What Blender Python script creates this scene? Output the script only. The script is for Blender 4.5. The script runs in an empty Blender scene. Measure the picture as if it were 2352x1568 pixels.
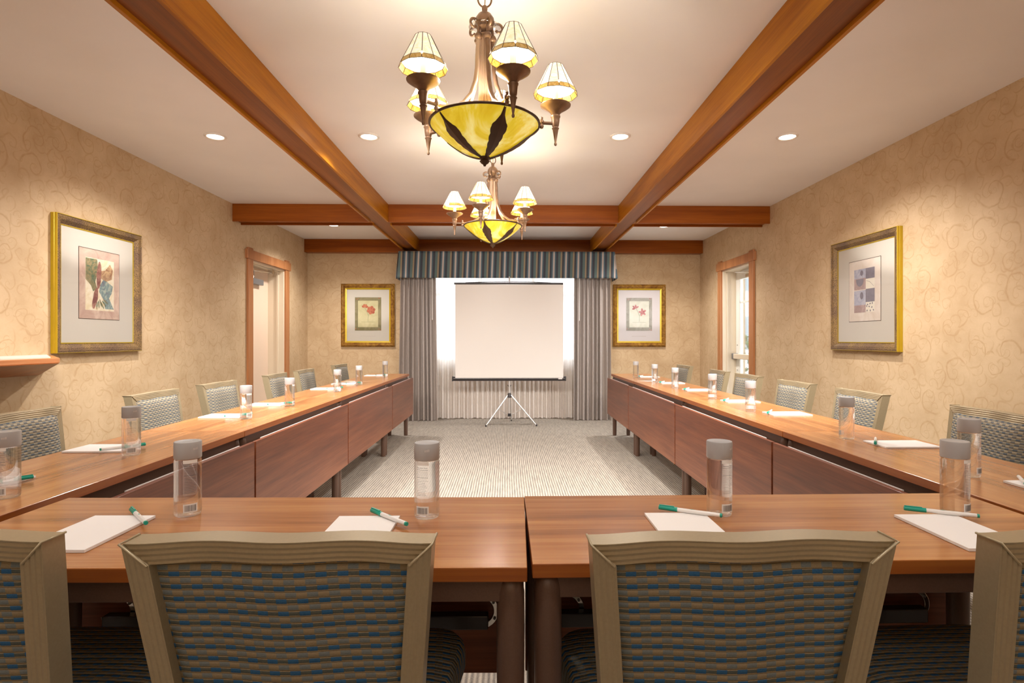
import bpy, bmesh, math, random
from mathutils import Vector, Matrix
random.seed(7)
PI = math.pi
C = bpy.context.scene.collection
R = math.radians

# ------------------------------------------------------------------ mesh builder
class MB:
    def __init__(s): s.v = []; s.f = []; s.mi = []; s.cur = 0
    def add(s, vs, fs):
        o = len(s.v); s.v += [tuple(p) for p in vs]
        s.f += [tuple(i+o for i in f) for f in fs]; s.mi += [s.cur]*len(fs)
        return s
    def box(s, x0, x1, y0, y1, z0, z1, M=None):
        vs = [Vector((x, y, z)) for z in (z0, z1) for y in (y0, y1) for x in (x0, x1)]
        if M: vs = [M @ p for p in vs]
        return s.add(vs, [(0,2,3,1),(4,5,7,6),(0,1,5,4),(2,6,7,3),(0,4,6,2),(1,3,7,5)])
    def lathe(s, prof, n=24, c=(0,0,0), cap=True, M=None, a0=0):
        vs = []; fs = []
        for r, z in prof:
            for k in range(n):
                a = a0+2*PI*k/n; vs.append(Vector((c[0]+r*math.cos(a), c[1]+r*math.sin(a), c[2]+z)))
        if M: vs = [M @ p for p in vs]
        m = len(prof)
        for i in range(m-1):
            for k in range(n):
                k2 = (k+1) % n; fs.append((i*n+k, i*n+k2, (i+1)*n+k2, (i+1)*n+k))
        if cap: fs.append(tuple(range(n-1, -1, -1))); fs.append(tuple((m-1)*n+k for k in range(n)))
        return s.add(vs, fs)
    def tube(s, pts, r, n=8, closed=False, cap=True):
        pts = [Vector(p) for p in pts]; m = len(pts)
        rs = r if isinstance(r, (list, tuple)) else [r]*m
        vs = []; fs = []; up = None
        for i, p in enumerate(pts):
            if closed: t = (pts[(i+1) % m]-pts[i-1]).normalized()
            else: t = (pts[min(i+1, m-1)]-pts[max(i-1, 0)]).normalized()
            if up is None:
                up = Vector((0,0,1)) if abs(t.z) < .9 else Vector((1,0,0))
            u = (up - t*up.dot(t)).normalized(); up = u; w = t.cross(u)
            for k in range(n):
                a = 2*PI*k/n; vs.append(p+u*(rs[i]*math.cos(a))+w*(rs[i]*math.sin(a)))
        for i in range(m if closed else m-1):
            j = (i+1) % m
            for k in range(n):
                k2 = (k+1) % n; fs.append((i*n+k, i*n+k2, j*n+k2, j*n+k))
        if not closed and cap: fs.append(tuple(range(n-1, -1, -1))); fs.append(tuple((m-1)*n+k for k in range(n)))
        return s.add(vs, fs)
    def rings(s, rings, cap=True):
        n = len(rings[0]); vs = [p for r in rings for p in r]; fs = []
        for i in range(len(rings)-1):
            for k in range(n):
                k2 = (k+1) % n; fs.append((i*n+k, i*n+k2, (i+1)*n+k2, (i+1)*n+k))
        if cap: fs.append(tuple(range(n-1, -1, -1))); fs.append(tuple((len(rings)-1)*n+k for k in range(n)))
        return s.add(vs, fs)
    def grid(s, P):
        n = len(P); m = len(P[0]); vs = [p for r in P for p in r]
        return s.add(vs, [(i*m+j, (i+1)*m+j, (i+1)*m+j+1, i*m+j+1) for i in range(n-1) for j in range(m-1)])
    def build(s, name, mat, parent=None, bevel=0, smooth=None, seg=2, fix=True):
        me = bpy.data.meshes.new(name); me.from_pydata(s.v, [], s.f); me.update()
        mats = mat if isinstance(mat, (list, tuple)) else [mat]
        for m in mats: me.materials.append(m)
        if len(mats) > 1: me.polygons.foreach_set('material_index', s.mi)
        if fix:
            bm = bmesh.new(); bm.from_mesh(me); bmesh.ops.recalc_face_normals(bm, faces=bm.faces); bm.to_mesh(me); bm.free()
        if smooth is not None:
            for p in me.polygons: p.use_smooth = True
            me.set_sharp_from_angle(angle=R(smooth))
        o = bpy.data.objects.new(name, me); C.objects.link(o)
        if parent: o.parent = parent
        if bevel:
            b = o.modifiers.new('bevel', 'BEVEL'); b.width = bevel; b.segments = seg; b.limit_method = 'ANGLE'; b.angle_limit = R(40)
        return o

def tag(o, label=None, cat=None, group=None, kind=None):
    if label: o['label'] = label
    if cat: o['category'] = cat
    if group: o['group'] = group
    if kind: o['kind'] = kind
    return o
def thing(name, label, cat, loc=(0,0,0), rz=0, group=None):
    o = bpy.data.objects.new(name, None); C.objects.link(o); o.location = loc; o.rotation_euler = (0,0,rz)
    o.empty_display_size = .1
    return tag(o, label, cat, group)
KIDS = {}
def dup(root, loc, rz, label, group=None):
    if not KIDS:
        pass
    def cp(o, par):
        c = o.copy(); C.objects.link(c); c.parent = par
        for ch in [x for x in ALL if x.parent == o]: cp(ch, c)
        return c
    ALL = list(bpy.data.objects)
    r = cp(root, None); r.location = loc; r.rotation_euler = (0,0,rz); r['label'] = label
    if group: r['group'] = group
    return r

# ------------------------------------------------------------------ materials
def newmat(name):
    m = bpy.data.materials.new(name); m.use_nodes = True; nt = m.node_tree
    return m, nt, nt.nodes['Principled BSDF']
def N(nt, t, **k):
    n = nt.nodes.new(t)
    for a, b in k.items(): setattr(n, a, b)
    return n
def L(nt, a, b): nt.links.new(a, b)
def math_(nt, op, a, b=None, c=None, clamp=False):
    n = nt.nodes.new('ShaderNodeMath'); n.operation = op; n.use_clamp = clamp
    for i, x in enumerate((a, b, c)):
        if x is None: continue
        if isinstance(x, (int, float)): n.inputs[i].default_value = x
        else: nt.links.new(x, n.inputs[i])
    return n.outputs[0]
def mixc(nt, fac, a, b):
    n = nt.nodes.new('ShaderNodeMix'); n.data_type = 'RGBA'
    for i, x in ((0, fac), (6, a), (7, b)):
        if isinstance(x, (int, float)): n.inputs[i].default_value = x
        elif isinstance(x, tuple): n.inputs[i].default_value = (x+(1,))[:4]
        else: nt.links.new(x, n.inputs[i])
    return n.outputs[2]
def ramp(nt, fac, stops, interp='LINEAR'):
    n = nt.nodes.new('ShaderNodeValToRGB'); cr = n.color_ramp; cr.interpolation = interp
    while len(cr.elements) > 1: cr.elements.remove(cr.elements[-1])
    for i, (p, c) in enumerate(stops):
        e = cr.elements[0] if i == 0 else cr.elements.new(p)
        e.position = p; e.color = (c+(1,))[:4]
    nt.links.new(fac, n.inputs[0]); return n.outputs[0]
def coords(nt, kind='Object', scale=(1,1,1)):
    tc = N(nt, 'ShaderNodeTexCoord'); mp = N(nt, 'ShaderNodeMapping'); mp.inputs['Scale'].default_value = scale
    L(nt, tc.outputs[kind], mp.inputs[0]); return mp.outputs[0]
def noise(nt, vec, scale, detail=3, rough=.55, dist=0):
    n = N(nt, 'ShaderNodeTexNoise'); n.inputs['Scale'].default_value = scale; n.inputs['Detail'].default_value = detail
    n.inputs['Roughness'].default_value = rough; n.inputs['Distortion'].default_value = dist
    L(nt, vec, n.inputs['Vector']); return n.outputs['Fac']
def bump(nt, bs, h, strength=.3, dist=.002):
    b = N(nt, 'ShaderNodeBump'); b.inputs['Strength'].default_value = strength; b.inputs['Distance'].default_value = dist
    L(nt, h, b.inputs['Height']); L(nt, b.outputs[0], bs.inputs['Normal'])
def plain(name, col, rough=.5, metal=0, emit=0, var=0, vs=20, spec=.5, ecol=None):
    m, nt, b = newmat(name)
    b.inputs['Roughness'].default_value = rough; b.inputs['Metallic'].default_value = metal
    b.inputs['Specular IOR Level'].default_value = spec
    if var:
        v = noise(nt, coords(nt), vs)
        f = tuple(min(1, c*(1+var)) for c in col); g = tuple(c*(1-var) for c in col)
        L(nt, ramp(nt, v, [(.3, g), (.7, f)]), b.inputs['Base Color'])
    else: b.inputs['Base Color'].default_value = col+(1,)
    if emit:
        b.inputs['Emission Color'].default_value = (ecol or col)+(1,); b.inputs['Emission Strength'].default_value = emit
    return m
def wood(name, dark, mid, light, axis='x', rough=.3, grain=1.0, spec=.5, coat=0):
    m, nt, b = newmat(name)
    s = {'x': (1.1, 22, 22), 'y': (22, 1.1, 22), 'z': (22, 22, 1.1)}[axis]
    v = coords(nt, 'Object', s); a = noise(nt, v, .9*grain, 4, .6, .08)
    s2 = {'x': (4, 160, 160), 'y': (160, 4, 160), 'z': (160, 160, 4)}[axis]
    f = noise(nt, coords(nt, 'Object', s2), 1.0, 3, .6)
    t = math_(nt, 'ADD', math_(nt, 'MULTIPLY', a, .72), math_(nt, 'MULTIPLY', f, .28))
    L(nt, ramp(nt, t, [(.34, dark), (.5, mid), (.66, light)]), b.inputs['Base Color'])
    b.inputs['Roughness'].default_value = rough; b.inputs['Specular IOR Level'].default_value = spec
    b.inputs['Coat Weight'].default_value = coat; b.inputs['Coat Roughness'].default_value = .15
    bump(nt, b, f, .08, .0006)
    return m
def wallpaper(name, u, base1, base2, line):
    m, nt, b = newmat(name)
    tc = N(nt, 'ShaderNodeTexCoord'); sp = N(nt, 'ShaderNodeSeparateXYZ'); L(nt, tc.outputs['Object'], sp.inputs[0])
    cb = N(nt, 'ShaderNodeCombineXYZ'); L(nt, sp.outputs[u], cb.inputs[0]); L(nt, sp.outputs['Z'], cb.inputs[1])
    vec = cb.outputs[0]
    wob = N(nt, 'ShaderNodeTexNoise'); wob.inputs['Scale'].default_value = 9; L(nt, vec, wob.inputs['Vector'])
    wsub = N(nt, 'ShaderNodeVectorMath', operation='SUBTRACT'); L(nt, wob.outputs['Color'], wsub.inputs[0]); wsub.inputs[1].default_value = (.5,.5,.5)
    wsc = N(nt, 'ShaderNodeVectorMath', operation='SCALE'); L(nt, wsub.outputs[0], wsc.inputs[0]); wsc.inputs['Scale'].default_value = .05
    wad = N(nt, 'ShaderNodeVectorMath', operation='ADD'); L(nt, vec, wad.inputs[0]); L(nt, wsc.outputs[0], wad.inputs[1])
    masks = []
    for sc, k, rmax, wdt in ((4.6, .34, .135, .085), (9.5, .30, .07, .12)):
        vo = N(nt, 'ShaderNodeTexVoronoi', voronoi_dimensions='2D'); vo.inputs['Scale'].default_value = sc
        vo.inputs['Randomness'].default_value = .75
        L(nt, wad.outputs[0], vo.inputs['Vector'])
        # cell-local position of each scroll
        sub = N(nt, 'ShaderNodeVectorMath', operation='SUBTRACT'); L(nt, wad.outputs[0], sub.inputs[0]); L(nt, vo.outputs['Position'], sub.inputs[1])
        s2 = N(nt, 'ShaderNodeSeparateXYZ'); L(nt, sub.outputs[0], s2.inputs[0])
        ln = N(nt, 'ShaderNodeVectorMath', operation='LENGTH'); L(nt, sub.outputs[0], ln.inputs[0])
        cs = N(nt, 'ShaderNodeSeparateColor'); L(nt, vo.outputs['Color'], cs.inputs[0])
        sign = math_(nt, 'SUBTRACT', math_(nt, 'MULTIPLY', math_(nt, 'GREATER_THAN', cs.outputs[1], .5), 2), 1)
        th = math_(nt, 'MULTIPLY', math_(nt, 'ARCTAN2', s2.outputs[1], s2.outputs[0]), 1/(2*PI))
        th = math_(nt, 'ADD', math_(nt, 'MULTIPLY', th, sign), cs.outputs[0])
        lg = math_(nt, 'MULTIPLY', math_(nt, 'LOGARITHM', math_(nt, 'ADD', ln.outputs['Value'], .004), 2.0), k*1.6)
        fr = math_(nt, 'FRACT', math_(nt, 'ADD', th, math_(nt, 'ADD', lg, 20)))
        d = math_(nt, 'ABSOLUTE', math_(nt, 'SUBTRACT', fr, .5))
        line_m = math_(nt, 'SUBTRACT', 1, math_(nt, 'DIVIDE', d, wdt), clamp=True)
        fade = math_(nt, 'SUBTRACT', 1, math_(nt, 'MULTIPLY', ln.outputs['Value'], 1/rmax), clamp=True)
        fade = math_(nt, 'MINIMUM', math_(nt, 'MULTIPLY', fade, 4), 1)
        masks.append(math_(nt, 'MULTIPLY', line_m, fade))
    ms = math_(nt, 'MAXIMUM', masks[0], math_(nt, 'MULTIPLY', masks[1], .7))
    brk = noise(nt, vec, 26, 2)
    ms = math_(nt, 'MULTIPLY', ms, math_(nt, 'MULTIPLY', brk, 1.5, clamp=True))
    big = noise(nt, vec, 3.5, 4, .65)
    base = ramp(nt, big, [(.35, base1), (.65, base2)])
    fine = noise(nt, vec, 120, 2)
    base = mixc(nt, math_(nt, 'MULTIPLY', fine, .18), base, line)
    col = mixc(nt, math_(nt, 'MULTIPLY', ms, .62, clamp=True), base, line)
    L(nt, col, b.inputs['Base Color']); b.inputs['Roughness'].default_value = .6
    b.inputs['Specular IOR Level'].default_value = .25
    return m
def carpet():
    m, nt, b = newmat('carpet_stripe')
    tc = N(nt, 'ShaderNodeTexCoord'); sp = N(nt, 'ShaderNodeSeparateXYZ'); L(nt, tc.outputs['Object'], sp.inputs[0])
    wv = math_(nt, 'MULTIPLY', noise(nt, coords(nt, 'Object', (1,1,1)), 2, 1), .01)
    x = math_(nt, 'ADD', sp.outputs[0], wv)
    p1 = math_(nt, 'SINE', math_(nt, 'MULTIPLY', x, 2*PI/.019))
    st = math_(nt, 'ADD', math_(nt, 'MULTIPLY', p1, .5), .5)
    n1 = noise(nt, coords(nt, 'Object', (60, 5, 1)), 1.0, 3, .7)
    n2 = noise(nt, coords(nt, 'Object', (260, 140, 1)), 1.0, 2, .7)
    t = math_(nt, 'ADD', math_(nt, 'MULTIPLY', st, .30), math_(nt, 'ADD', math_(nt, 'MULTIPLY', n1, .44), math_(nt, 'MULTIPLY', n2, .34)))
    c = ramp(nt, t, [(.28, (.11,.10,.10)), (.48, (.24,.215,.185)), (.62, (.37,.33,.28)), (.85, (.54,.49,.42))])
    L(nt, c, b.inputs['Base Color']); b.inputs['Roughness'].default_value = .95; b.inputs['Specular IOR Level'].default_value = .1
    bump(nt, b, t, .5, .004)
    return m
def fabric(ax, light=False):  # light: copy for lit fronts, with brighter warm light put into the colours
    m, nt, b = newmat('woven_chair_fabric')
    tc = N(nt, 'ShaderNodeTexCoord'); sp = N(nt, 'ShaderNodeSeparateXYZ'); L(nt, tc.outputs['Object'], sp.inputs[0])
    row = sp.outputs[ax]
    wv = math_(nt, 'MULTIPLY', noise(nt, tc.outputs['Object'], 9, 1), .0012)
    r = math_(nt, 'DIVIDE', math_(nt, 'ADD', math_(nt, 'ADD', row, 3), wv), .0099)
    idx = math_(nt, 'FLOOR', r); fr = math_(nt, 'FRACT', r)
    par = math_(nt, 'MODULO', idx, 2)
    x = math_(nt, 'DIVIDE', math_(nt, 'ADD', sp.outputs[0], 4), .0315)
    ph = math_(nt, 'ADD', x, math_(nt, 'ADD', math_(nt, 'MULTIPLY', par, .5), math_(nt, 'MULTIPLY', idx, .035)))
    fx = math_(nt, 'FRACT', ph)
    dash = math_(nt, 'LESS_THAN', fx, .5)
    band = math_(nt, 'LESS_THAN', math_(nt, 'ABSOLUTE', math_(nt, 'SUBTRACT', fr, .5)), .37)
    dm = math_(nt, 'MULTIPLY', dash, band)
    thread = noise(nt, coords(nt, 'Object', (300, 60, 900)), 1.0, 2)
    blue = mixc(nt, thread, (.012,.065,.18), (.04,.16,.34)); grey = mixc(nt, thread, (.12,.155,.17), (.22,.26,.275))
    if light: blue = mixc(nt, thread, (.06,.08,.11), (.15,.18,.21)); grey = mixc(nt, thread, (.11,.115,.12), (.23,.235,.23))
    dcol = mixc(nt, par, blue, grey)
    tan = mixc(nt, thread, (.25,.185,.10), (.46,.37,.23))
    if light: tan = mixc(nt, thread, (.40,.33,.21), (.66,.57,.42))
    dk = mixc(nt, thread, (.045,.065,.07), (.13,.145,.125))
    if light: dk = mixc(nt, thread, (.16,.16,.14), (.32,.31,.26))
    core = math_(nt, 'LESS_THAN', math_(nt, 'ABSOLUTE', math_(nt, 'SUBTRACT', fr, .5)), .30)
    bg = mixc(nt, math_(nt, 'MULTIPLY', core, math_(nt, 'SUBTRACT', 1, par)), tan, dk)
    edge = math_(nt, 'GREATER_THAN', fr, .92)
    bg = mixc(nt, edge, bg, (.035,.03,.02))
    bg = mixc(nt, math_(nt, 'MULTIPLY', par, .35), bg, (.17,.165,.13))
    col = mixc(nt, dm, bg, dcol)
    L(nt, col, b.inputs['Base Color']); b.inputs['Roughness'].default_value = .75; b.inputs['Specular IOR Level'].default_value = .25
    h = math_(nt, 'SINE', math_(nt, 'MULTIPLY', fr, PI))
    bump(nt, b, math_(nt, 'ADD', h, math_(nt, 'MULTIPLY', thread, .3)), .6, .0025)
    return m
def stripes():
    m, nt, b = newmat('striped_valance_cloth')
    tc = N(nt, 'ShaderNodeTexCoord'); sp = N(nt, 'ShaderNodeSeparateXYZ'); L(nt, tc.outputs['Object'], sp.inputs[0])
    fr = math_(nt, 'FRACT', math_(nt, 'DIVIDE', math_(nt, 'ADD', math_(nt, 'SUBTRACT', sp.outputs[0], math_(nt, 'MULTIPLY', sp.outputs[1], .6)), 20.02), .172))
    nv = (.028,.032,.046); te = (.055,.10,.13); ta = (.24,.18,.11); wh = (.40,.35,.32); gn=(.075,.12,.12)
    c = ramp(nt, fr, [(0, ta), (.13, nv), (.27, te), (.38, wh), (.52, te), (.62, nv), (.80, gn)], 'CONSTANT')
    L(nt, c, b.inputs['Base Color']); b.inputs['Roughness'].default_value = .7
    return m
def cloth_trans(name, col, tr=.4, transp=0.0):
    m, nt, b = newmat(name); nt.nodes.remove(b); out = nt.nodes['Material Output']
    d = N(nt, 'ShaderNodeBsdfDiffuse'); t = N(nt, 'ShaderNodeBsdfTranslucent'); mx = N(nt, 'ShaderNodeMixShader')
    n = noise(nt, coords(nt, 'Object', (200, 200, 30)), 1.0, 2)
    cc = ramp(nt, n, [(.3, tuple(c*.88 for c in col)), (.7, col)])
    L(nt, cc, d.inputs[0]); L(nt, cc, t.inputs[0]); mx.inputs[0].default_value = tr
    L(nt, d.outputs[0], mx.inputs[1]); L(nt, t.outputs[0], mx.inputs[2]); res = mx.outputs[0]
    if transp:
        tp = N(nt, 'ShaderNodeBsdfTransparent'); m2 = N(nt, 'ShaderNodeMixShader'); m2.inputs[0].default_value = transp
        L(nt, res, m2.inputs[1]); L(nt, tp.outputs[0], m2.inputs[2]); res = m2.outputs[0]
    L(nt, res, out.inputs[0]); return m
def pane(name, refl=.06, tint=(1,1,1)):
    m, nt, b = newmat(name); nt.nodes.remove(b); out = nt.nodes['Material Output']
    tp = N(nt, 'ShaderNodeBsdfTransparent'); tp.inputs[0].default_value = tint+(1,)
    g = N(nt, 'ShaderNodeBsdfGlossy'); g.inputs['Roughness'].default_value = .03
    lw = N(nt, 'ShaderNodeFresnel'); lw.inputs[0].default_value = 1.35; mx = N(nt, 'ShaderNodeMixShader')
    L(nt, math_(nt, 'MULTIPLY', lw.outputs[0], refl/.06), mx.inputs[0]); L(nt, tp.outputs[0], mx.inputs[1]); L(nt, g.outputs[0], mx.inputs[2])
    L(nt, mx.outputs[0], out.inputs[0]); return m
def water_glass():
    m, nt, b = newmat('clear_bottle_plastic'); nt.nodes.remove(b); out = nt.nodes['Material Output']
    g = N(nt, 'ShaderNodeBsdfGlass'); g.inputs['IOR'].default_value = 1.3; g.inputs['Roughness'].default_value = 0.0
    g.inputs['Color'].default_value = (.97,.97,.98,1)
    tp = N(nt, 'ShaderNodeBsdfTransparent'); tp.inputs[0].default_value = (.96,.97,.98,1)
    mx = N(nt, 'ShaderNodeMixShader'); mx.inputs[0].default_value = .45
    L(nt, g.outputs[0], mx.inputs[1]); L(nt, tp.outputs[0], mx.inputs[2]); L(nt, mx.outputs[0], out.inputs[0])
    return m
def alpha_mat(name, col, a):
    m, nt, b = newmat(name); b.inputs['Base Color'].default_value = col+(1,); b.inputs['Alpha'].default_value = a
    b.inputs['Roughness'].default_value = .4; return m
def art(name, stops, scale=6, dist=2, kind='Object', rough=.8):
    m, nt, b = newmat(name); v = coords(nt, kind); n = noise(nt, v, scale, 4, .6, dist)
    L(nt, ramp(nt, n, stops), b.inputs['Base Color']); b.inputs['Roughness'].default_value = rough
    b.inputs['Specular IOR Level'].default_value = .2; return m
def speckle(name, c1, c2, c3):
    m, nt, b = newmat(name); v = coords(nt); n = noise(nt, v, 210, 3, .7); n2 = noise(nt, v, 5, 2)
    base = ramp(nt, n2, [(.4, c1), (.6, c2)])
    L(nt, mixc(nt, ramp(nt, n, [(.5, (0,0,0)), (.56, (1,1,1))]), base, c3), b.inputs['Base Color'])
    b.inputs['Roughness'].default_value = .38; b.inputs['Metallic'].default_value = .25; return m

M = {}
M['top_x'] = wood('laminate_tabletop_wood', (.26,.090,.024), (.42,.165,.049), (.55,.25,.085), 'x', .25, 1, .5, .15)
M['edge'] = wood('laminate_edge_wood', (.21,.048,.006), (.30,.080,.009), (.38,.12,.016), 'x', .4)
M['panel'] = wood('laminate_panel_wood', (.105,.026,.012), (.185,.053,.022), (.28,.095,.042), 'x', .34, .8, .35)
M['beam_y'] = wood('lamplit_beam_wood_long', (.28,.085,.003), (.40,.140,.004), (.50,.20,.008), 'y', .38, .7, .16, 0)  # golden chandelier light on the long beams is put into this colour
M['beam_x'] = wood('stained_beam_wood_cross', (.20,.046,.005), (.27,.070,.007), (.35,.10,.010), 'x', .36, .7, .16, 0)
M['beam_s'] = wood('shaded_beam_soffit_wood', (.15,.040,.005), (.22,.060,.007), (.29,.088,.010), 'y', .36, .7, .2, 0)  # same wood as the boards, with the soffit's shade painted into the colour
M['trimw'] = wood('door_casing_wood', (.30,.11,.036), (.39,.155,.055), (.46,.195,.078), 'z', .4, .7)
M['shelfw'] = wood('shelf_wood', (.36,.13,.045), (.47,.19,.07), (.55,.25,.10), 'y', .35)
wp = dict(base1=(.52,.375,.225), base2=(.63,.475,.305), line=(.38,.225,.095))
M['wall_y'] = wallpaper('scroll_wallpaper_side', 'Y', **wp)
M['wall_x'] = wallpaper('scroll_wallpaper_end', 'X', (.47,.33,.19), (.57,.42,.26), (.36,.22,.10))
M['ceil'] = plain('ceiling_paint', (.80,.775,.765), .9, var=.03, vs=1.5)
M['carpet'] = carpet(); M['fab'] = fabric(2); M['fabfront_lit'] = fabric(2, True); M['fabseat'] = fabric(1); M['valance'] = stripes()
M['champ'] = plain('champagne_metal_paint', (.40,.335,.215), .36, .35, var=.04, vs=200)
M['brown'] = plain('brown_leg_enamel', (.115,.062,.042), .38, var=.1, vs=300)
M['chrome'] = plain('chrome', (.75,.74,.72), .16, 1)
M['alu'] = plain('brushed_aluminium', (.72,.71,.70), .35, .8)
M['rail'] = plain('pale_rail', (.82,.79,.78), .3, .3)
M['dark'] = plain('dark_rubber', (.02,.018,.02), .5)
M['black'] = plain('black_case_enamel', (.025,.02,.022), .25)
M['bronze'] = plain('antique_bronze', (.20,.115,.068), .38, .5, var=.15, vs=40)
M['bronzed'] = plain('dark_bronze', (.075,.040,.022), .45, .3)
M['pewter'] = plain('pale_bronze', (.44,.31,.22), .45, .35)
M['cream'] = plain('cream_door_paint', (.68,.58,.44), .45)
M['peach'] = plain('peach_door_paint', (.76,.58,.44), .5)
M['white'] = plain('white_frame_paint', (.80,.79,.74), .4)
M['cap'] = plain('grey_bottle_cap', (.43,.435,.45), .42)
M['paper'] = plain('white_paper', (.90,.88,.87), .7)
M['penw'] = plain('white_pen_plastic', (.88,.87,.86), .3)
M['peng'] = plain('green_pen_plastic', (.01,.36,.27), .35)
M['ink'] = plain('printed_ink', (.06,.06,.07), .6)
M['glass'] = pane('door_glass', .05); M['picglass'] = pane('picture_glass', .035); M['bottle'] = water_glass()
M['curtain'] = cloth_trans('taupe_drapery', (.42,.365,.335), .12)
M['sheer'] = cloth_trans('sheer_curtain_cloth', (.92,.86,.81), .36, .05)
M['screen'] = plain('projection_screen_matte', (.80,.765,.74), .95, spec=.1)
M['gold'] = plain('gold_leaf', (.52,.36,.015), .3, .35, var=.08, vs=8)
M['goldwood'] = art('antique_gold_moulding', [(.3, (.12,.045,.008)), (.5, (.23,.105,.016)), (.7, (.36,.19,.032))], 14, 1, rough=.33)
M['spk'] = speckle('speckled_bronze_moulding', (.19,.115,.065), (.30,.185,.07), (.035,.02,.012))
M['mat'] = plain('picture_mat_board', (.60,.565,.50), .8)
M['matc'] = plain('cool_picture_mat_board', (.66,.63,.645), .8)
M['label'] = alpha_mat('bottle_label_film', (.85,.85,.88), .2)
M['paperlabel'] = plain('barcode_white', (.85,.85,.84), .5)
M['lampglow'] = plain('downlight_lens', (1,.95,.86), .5, emit=9, ecol=(1,.93,.82))
M['canring'] = plain('downlight_trim_ring', (.70,.64,.58), .4)
M['closer'] = plain('grey_closer_metal', (.22,.22,.23), .4, .5)
M['conc'] = plain('outside_concrete', (.62,.61,.58), .9, var=.06, vs=3)
M['stucco'] = plain('outside_stucco', (.72,.72,.70), .9)
M['leafg'] = plain('outside_foliage', (.12,.18,.08), .9, var=.4, vs=12)

# glowing glass of the chandeliers
def glow_glass(name, stops, scale, e, dist=2, sc=(1,1,1)):
    m, nt, b = newmat(name); n = noise(nt, coords(nt, 'Object', sc), scale, 4, .6, dist); c = ramp(nt, n, stops)
    L(nt, c, b.inputs['Base Color']); L(nt, c, b.inputs['Emission Color']); b.inputs['Emission Strength'].default_value = e
    b.inputs['Roughness'].default_value = .25; b.inputs['Transmission Weight'].default_value = 0
    return m
M['shade'] = glow_glass('cream_shade_glass', [(.35, (.80,.66,.40)), (.6, (.92,.84,.66))], 22, .42)
M['shadein'] = plain('lit_shade_inside', (.95,.88,.76), .5, emit=.55, ecol=(1,.95,.88))
M['amber'] = glow_glass('amber_band_glass', [(.4, (.40,.22,.03)), (.6, (.52,.33,.09))], 40, .25)
M['bowl'] = glow_glass('amber_bowl_glass', [(.32, (.58,.36,.004)), (.5, (.70,.52,.03)), (.70, (.88,.78,.30))], 5.5, .40, 1.5, (1,1,.5))
M['candle'] = plain('candle_sleeve', (.74,.60,.30), .5, emit=.35)
M['bulb'] = plain('lit_bulb', (1,.9,.75), .4, emit=3, ecol=(1,.90,.76))

# ------------------------------------------------------------------ key dimensions
XL, XR, YB, YF, ZC = -2.96, 2.86, 8.40, -2.2, 2.611
def struct(name, mb, mat, bevel=0, **k):
    o = mb.build(name, mat, None, bevel, **k); o['kind'] = 'structure'; return o

# ------------------------------------------------------------------ room shell
struct('floor', MB().box(XL-.3, XR+.3, YF-.2, YB+.2, -.1, 0), M['carpet'])
struct('ceiling', MB().box(XL-.3, XR+.3, YF-.2, YB+.2, ZC, ZC+.1), M['ceil'])
LD = (6.57, 7.53, 2.07)     # left door opening
RD = (6.62, 7.50, 2.07)
w = MB(); w.box(XL-.3, XL, YF-.2, LD[0], 0, ZC).box(XL-.3, XL, LD[1], YB+.2, 0, ZC).box(XL-.3, XL, LD[0], LD[1], LD[2], ZC)
struct('wall_left', w, M['wall_y'])
w = MB(); w.box(XR, XR+.3, YF-.2, RD[0], 0, ZC).box(XR, XR+.3, RD[1], YB+.2, 0, ZC).box(XR, XR+.3, RD[0], RD[1], RD[2], ZC)
struct('wall_right', w, M['wall_y'])
WN = (-1.22, 1.16, .80, 2.25)
w = MB(); w.box(XL, WN[0], YB, YB+.2, 0, ZC).box(WN[1], XR, YB, YB+.2, 0, ZC).box(WN[0], WN[1], YB, YB+.2, 0, WN[2]).box(WN[0], WN[1], YB, YB+.2, WN[3], ZC)
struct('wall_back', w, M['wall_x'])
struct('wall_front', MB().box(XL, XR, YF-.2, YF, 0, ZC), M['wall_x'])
struct('baseboard_left', MB().box(XL, XL+.014, YF, LD[0]-.14, 0, .1).box(XL, XL+.014, LD[1]+.14, YB, 0, .1), M['trimw'], .003)
struct('baseboard_right', MB().box(XR-.014, XR, YF, RD[0]-.14, 0, .1).box(XR-.014, XR, RD[1]+.14, YB, 0, .1), M['trimw'], .003)
struct('baseboard_back', MB().box(XL+.015, XR-.015, YB-.014, YB, 0, .1), M['trimw'], .003)

# window in the back wall
win = bpy.data.objects.new('window_1', None); C.objects.link(win); win['kind'] = 'structure'
f = MB(); a, b_, c, d = WN
for (x0, x1, z0, z1) in ((a, b_, c, c+.06), (a, b_, d-.06, d), (a, a+.06, c, d), (b_-.06, b_, c, d)): f.box(x0, x1, YB+.06, YB+.12, z0, z1)
for i in (1, 2): x = a+(b_-a)*i/3; f.box(x-.03, x+.03, YB+.06, YB+.12, c, d)
f.box(a, b_, YB+.07, YB+.11, 1.80, 1.84)
f.build('window_frame', M['white'], win)
MB().box(a, b_, YB+.088, YB+.092, c, d).build('window_pane', M['glass'], win)
MB().box(a-.04, b_+.04, YB-.03, YB+.06, c-.03, c).build('window_sill', M['white'], win, .004)

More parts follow.
